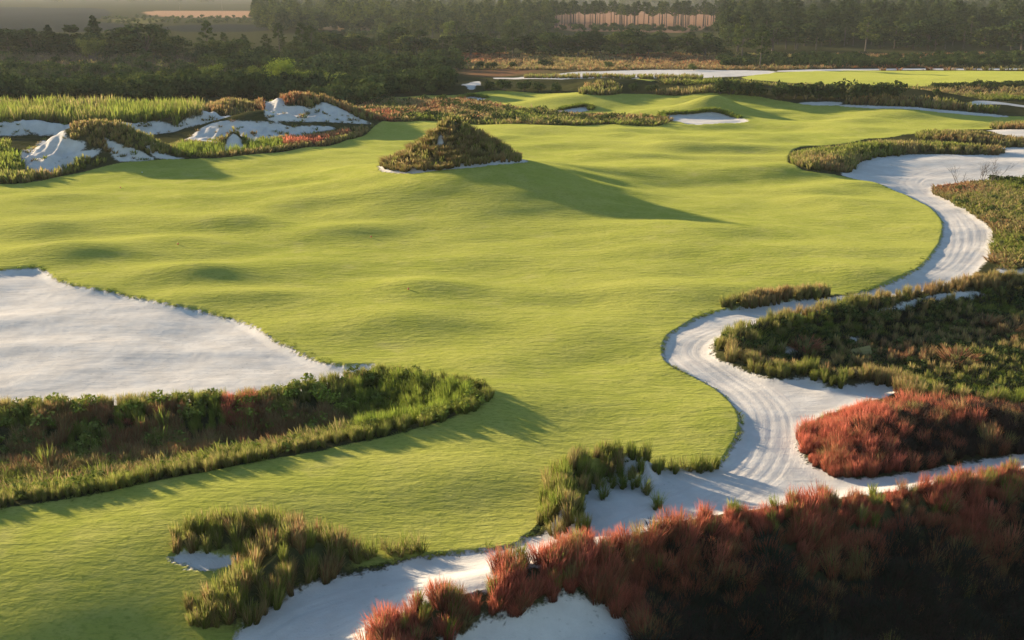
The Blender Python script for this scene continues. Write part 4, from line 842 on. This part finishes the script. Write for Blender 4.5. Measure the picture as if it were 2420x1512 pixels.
for i in range(14):
    tree(rnd.choice(['oak', 'oak', 'pine']), 420 + 400 * (i + rnd.random()) / 14, rnd.uniform(128, 150), rnd.uniform(90, 112), 'low olive tree between the pines over the thicket', 'low trees between the pines', rnd.uniform(.1, .6), 1.5, 'tree')
k = 0
for px in range(775, 1700, 21):
    top = rnd.uniform(64, 92) + (10 if px < 900 else 0); kind = rnd.choice(['oak', 'oak', 'oak', 'pine'])
    w = ('olive' if k % 3 == 0 else 'dark'); tree(kind, px + rnd.uniform(-8, 8), rnd.uniform(124, 134), top, '%s %s in the tree line %s' % (w, 'pine' if kind == 'pine' else 'broad oak', 'behind the thicket end' if px < 1060 else 'over the orange grass' if px < 1260 else 'below the tall plantation pines' if px < 1520 else 'behind the lone field bushes'), 'long tree line, part %d' % (1 if px < 1060 else 2 if px < 1260 else 3 if px < 1520 else 4), .22 if w == 'olive' else .03, 1.5, 'pine_tree' if kind == 'pine' else 'oak_tree'); k += 1
for i in range(130):
    px = 1255 + 448 * (rnd.random() if i % 3 else rnd.choice((.08, .2, .33, .52, .7, .8, .93)) + rnd.gauss(0, .025)); px = min(max(px, 1250), 1708); tree('tall', px, rnd.uniform(54, 69), rnd.uniform(2, 18), 'tall straight pine before the pink field, %s' % ('in the first third of the row' if px < 1400 else 'in the middle of the row' if px < 1560 else 'in the last third of the row'), 'plantation pines, part %d' % (1 if px < 1400 else 2 if px < 1560 else 3), .2, 1.4, 'pine_tree')
for i in range(46):
    px = 1700 + 760 * (i + rnd.random()) / 46; kind = rnd.choice(['oak', 'pine', 'pine', 'tall']); tree(kind, px, rnd.uniform(104, 122), rnd.uniform(38, 66), 'dark %s at the front of the dense forest %s' % ('oak' if kind == 'oak' else 'pine', 'beside the pine plantation' if px < 1900 else 'behind the far fairway' if px < 2180 else 'near the picture edge'), 'front forest trees, part %d' % (1 if px < 1900 else 2 if px < 2180 else 3), rnd.uniform(.0, .22), 1.4, 'oak_tree' if kind == 'oak' else 'pine_tree')
for px, top, by, lab in ((1752, 40, 148, 'tall narrow pine standing in front of the forest'), (1795, 62, 160, 'slender pine at the end of the brown field')): tree('pine', px, by, top, lab, 'pines at the field end', .12, .9, 'pine_tree')
for i in range(26):
    px = 900 + 380 * (i + rnd.random()) / 26; tree(rnd.choice(['oak', 'pine']), px, rnd.uniform(84, 100), rnd.uniform(38, 60), 'hazy olive tree behind the long tree line', 'hazy trees behind the long tree line', rnd.uniform(.2, .5), 1.0, 'tree')
# bushes that stand apart
for px, by, top, wd, tn, lab, grp in [(1150, 214, 186, 1, .1, 'dark round bush beside the small white sand pocket', None), (1190, 214, 184, 1, .1, 'dark bush second in the row behind the green shoulder', None), (1235, 215, 186, 1, .12, 'dark bush third in the row behind the green shoulder', None), (1275, 216, 190, 1, .2, 'greyish bush in the row behind the green shoulder', None), (1320, 218, 192, 1, .12, 'low bush before the tussock mound', None),
        (1500, 216, 193, 1, .08, 'dark bush right of the tussock mound', None), (1540, 218, 196, 1, .08, 'low dark bush between mound and crest strip', None), (1700, 222, 184, 1.1, .06, 'dark bush leading the clump on the crest', None), (1725, 224, 180, 1, .05, 'tallest dark bush over the crest strip', None), (1765, 226, 186, 1, .06, 'dark bush right of the tallest one', None), (1795, 228, 192, 1, .1, 'small dark bush in the crest clump', None),
        (1835, 232, 188, 1.1, .05, 'wide dark bush above the sand tongue', None), (1875, 233, 190, 1, .06, 'dark bush over the white sand tongue', None), (1905, 234, 192, 1, .08, 'dark bush behind the sand tongue end', None), (1935, 236, 190, 1, .05, 'dark upright bush before the far fairway', None), (1980, 238, 185, 1.1, .05, 'bush left of the square topped one', None), (2020, 236, 186, 1, .06, 'dark bush third from the clump end', None), (2060, 234, 188, 1, .06, 'dark bush second from the clump end', None), (2115, 232, 187, 1, .04, 'square topped dark bush ending the clump', None),
        (2215, 226, 206, 1, .08, 'lone small bush on the far fairway edge', None), (2310, 226, 210, 1, .08, 'lone low bush far right before the fairway', None), (1085, 165, 128, 1, .15, 'tall bush at the corner of the brown field', None), (1130, 162, 140, 1, .1, 'bush in the row over the orange grass', None), (1160, 164, 143, 1, .1, 'small bush in the middle of the row over the orange grass', None), (1215, 163, 142, 1, .08, 'dark bush right in the row over the orange grass', None), (1290, 158, 138, 1.4, .1, 'wide dark bush on the brown field', None), (1440, 162, 142, 1, .5, 'yellowish bush alone on the brown field', None), (1480, 163, 150, 1.2, .3, 'rusty low bush on the brown field', None), (1640, 166, 148, 1.2, .6, 'pale yellow bush by the far sand strip', None),
        (1045, 205, 165, 1.2, .2, 'olive bush ending the thicket near the sand pocket', None), (965, 205, 160, 1.2, .3, 'lighter green bush inside the thicket end', None), (885, 195, 158, 1.2, .12, 'dark bush over the rough strip', None), (2350, 430, 408, 1.2, .12, 'dark low bush behind the bare sapling', None), (2385, 432, 412, 1.2, .12, 'dark bush beside the white sand flat edge', None)]:
    tree('bush', px, by, top, lab, grp, tn, wd, 'bush', 'bush')
# leafless saplings
def rusty(px, py, s, tint, lab):
    w = hit([px], [py], HT)[0]; o = tussock(w[0], w[1], s, tint, lab, 'rusty bushes in the scrub', ROUND, 'rusty_bush', 'bush')
rusty(1903, 832, 1.15, .78, 'rust red feathery bush in the dark scrub beside the path'); rusty(2258, 862, 1.35, .66, 'round orange brown bush above the red grass patch'); rusty(1778, 838, .9, .55, 'small brown bush at the inner path bend'); rusty(2330, 770, 1.2, .62, 'brown feathery bush deep in the dark scrub'); rusty(2390, 790, 1.2, .6, 'brown feathery bush at the far side of the scrub hollow')
rusty(620, 975, .9, .7, 'orange brown plume bush over the ditch'); rusty(565, 985, .8, .75, 'reddish plume bush above the reeds of the ditch'); rusty(690, 1040, .9, .55, 'dull brown bush low in the ditch'); rusty(560, 1020, .8, .5, 'brown bush beside the ditch reeds'); rusty(300, 1000, .8, .8, 'coral plume bush in the shaded ditch')
def bare(px, by, top, lab, seed, tint=.3, name='bare_sapling'):
    w = hit([px], [by], HT)[0]; z = float(HT(w[:1], w[1:])[0]); depth = w[1] * cp + (CAM_H - z) * sp_; h = (by - top) * depth / FPX
    P = bare_tree(seed, 4.0, .5, 4); hh = max(q[2] for p in P for q in p); me = tube_mesh('bare_branches', P, M_BARK, 4)
    o = bpy.data.objects.new(name, me); col.objects.link(o); o.location = (w[0], w[1], z); s = h / hh; o.scale = (s, s, s); tag(o, lab, 'bare tree', 'leafless saplings'); return o
bare(2262, 438, 385, 'thin leafless sapling nearest the path bend', 5); bare(2318, 436, 372, 'bushy leafless sapling beside the dark low bush', 6); bare(2345, 436, 368, 'taller leafless sapling right of the bushy one', 8)
bare(1585, 166, 136, 'grey leafless tree on the brown field', 9); bare(1625, 164, 134, 'bigger grey leafless tree beside the pale yellow bush', 10)
bare(440, 158, 112, 'leafless grey brown tree among the thicket', 12); bare(880, 236, 200, 'leafless shrub at the end of the dunes', 13); bare(1850, 234, 206, 'silvery leafless shrub among the dark clump', 14); bare(1955, 236, 204, 'pale leafless shrub in the dark clump end', 15)

# ------------------------------------------------------------------ small things on the course
def lathe(prof, n=14):
    v, f = [], []
    for r_, z in prof:
        for i in range(n): q = 2 * math.pi * i / n; v.append((r_ * math.cos(q), r_ * math.sin(q), z))
    for j in range(len(prof) - 1):
        for i in range(n): f.append((j * n + i, j * n + (i + 1) % n, (j + 1) * n + (i + 1) % n, (j + 1) * n + i))
    f.append(tuple(range(n))[::-1]); f.append(tuple((len(prof) - 1) * n + i for i in range(n))); return v, f
M_ORANGE = plain_material('marker_orange', (.75, .12, .06), .5); M_WHITE = plain_material('marker_white', (.75, .75, .70), .5); M_PEG = plain_material('peg', (.25, .2, .15), .7)
v, f = lathe([(.03, -.1), (.03, .06)]); pegm = bpy.data.meshes.new('peg'); pegm.from_pydata(v, [], f); pegm.materials.append(M_PEG)
v, f = lathe([(.05, .04), (.12, .08), (.155, .16), (.14, .25), (.08, .31), (.01, .33)])
mk = {}
for nm, m_ in (('o', M_ORANGE), ('w', M_WHITE)):
    me = bpy.data.meshes.new('marker_ball'); me.from_pydata(v, [], f); me.materials.append(m_); me.polygons.foreach_set('use_smooth', [True] * len(me.polygons)); mk[nm] = me
for px, py, c, lab in ((877, 563, 'o', 'orange ball marker on the middle fairway roll'), (965, 687, 'o', 'orange ball marker on the roll nearest the camera'), (285, 446, 'o', 'orange ball marker near the left weeds'), (336, 410, 'w', 'white ball marker below the grass-topped dune'), (421, 580, 'o', 'orange ball marker over the sand bunker corner')):
    w = hit([px], [py], HT)[0]; z = float(HT(w[:1], w[1:])[0]) + .1; e = bpy.data.objects.new('tee_marker', None); col.objects.link(e); e.location = (w[0], w[1], z); e.scale = (.55, .55, .55); tag(e, lab, 'tee marker', 'ball markers on the fairway')
    for nm, me in (('peg', pegm), ('ball', mk[c])): o = bpy.data.objects.new(nm, me); col.objects.link(o); o.parent = e
# weathered yellow board lying in the scrub
w = hit([2035], [848], HT)[0]; z = float(HT(w[:1], w[1:])[0])
e = bpy.data.objects.new('wooden_board', None); col.objects.link(e); e.location = (w[0], w[1], z + .5); e.rotation_euler = (R(62), R(-16), R(-8)); tag(e, 'weathered yellow board leaning in the dark scrub by the path', 'board')
M_BOARD = plain_material('board', (.34, .27, .09), .8, 6)
def boxm(name, sx, sy, sz, m):
    me = bpy.data.meshes.new(name); a, b, c = sx / 2, sy / 2, sz / 2
    me.from_pydata([(x, y, q) for x in (-a, a) for y in (-b, b) for q in (-c, c)], [], [(0, 1, 3, 2), (4, 6, 7, 5), (0, 4, 5, 1), (2, 3, 7, 6), (0, 2, 6, 4), (1, 5, 7, 3)]); me.materials.append(m); return me
pm = boxm('plank', 1.5, .22, .04, M_BOARD)
for i in range(4): o = bpy.data.objects.new('plank', pm); col.objects.link(o); o.parent = e; o.location = (0, -.36 + .24 * i, 0)
bm_ = boxm('batten', .1, .95, .05, M_BOARD)
for xx in (-.5, .5): o = bpy.data.objects.new('batten', bm_); col.objects.link(o); o.parent = e; o.location = (xx, 0, -.048)
# two utility poles far off
v, f = lathe([(.16, -1), (.10, 15)], 8); pm = bpy.data.meshes.new('pole'); pm.from_pydata(v, [], f); pm.materials.append(M_PEG); am = boxm('crossarm', 2.4, .14, .14, M_PEG)
for px, lab in ((425, 'thin utility pole beyond the pink strip field'), (525, 'second utility pole farther along the pink strip field')):
    w = hit([px], [28], HT)[0]; e = bpy.data.objects.new('utility_pole', None); col.objects.link(e); e.location = (w[0], w[1], float(HT(w[:1], w[1:])[0])); tag(e, lab, 'utility pole', 'utility poles')
    for nm, me, zz in (('pole', pm, 0), ('crossarm', am, 14)): o = bpy.data.objects.new(nm, me); col.objects.link(o); o.parent = e; o.location.z = zz

# ------------------------------------------------------------------ haze
me = boxm('haze', 1, 1, 1, M_PEG); me.materials.clear()
hm = bpy.data.materials.new('haze'); hm.use_nodes = True; hm.node_tree.nodes.clear(); pv = hm.node_tree.nodes.new('ShaderNodeVolumePrincipled'); ho = hm.node_tree.nodes.new('ShaderNodeOutputMaterial')
pv.inputs['Color'].default_value = (.95, .95, .91, 1); pv.inputs['Density'].default_value = .000065; pv.inputs['Anisotropy'].default_value = .1; hm.node_tree.links.new(pv.outputs[0], ho.inputs['Volume'])
me.materials.append(hm); o = bpy.data.objects.new('haze', me); col.objects.link(o); o.scale = (44000, 9800, 56); o.location = (0, 4500, 14); tag(o, 'pale evening haze over the whole course', kind='stuff')
print('scattered', n_scattered, 'tussocks', n_tuss, 'terrain', NR, NC)
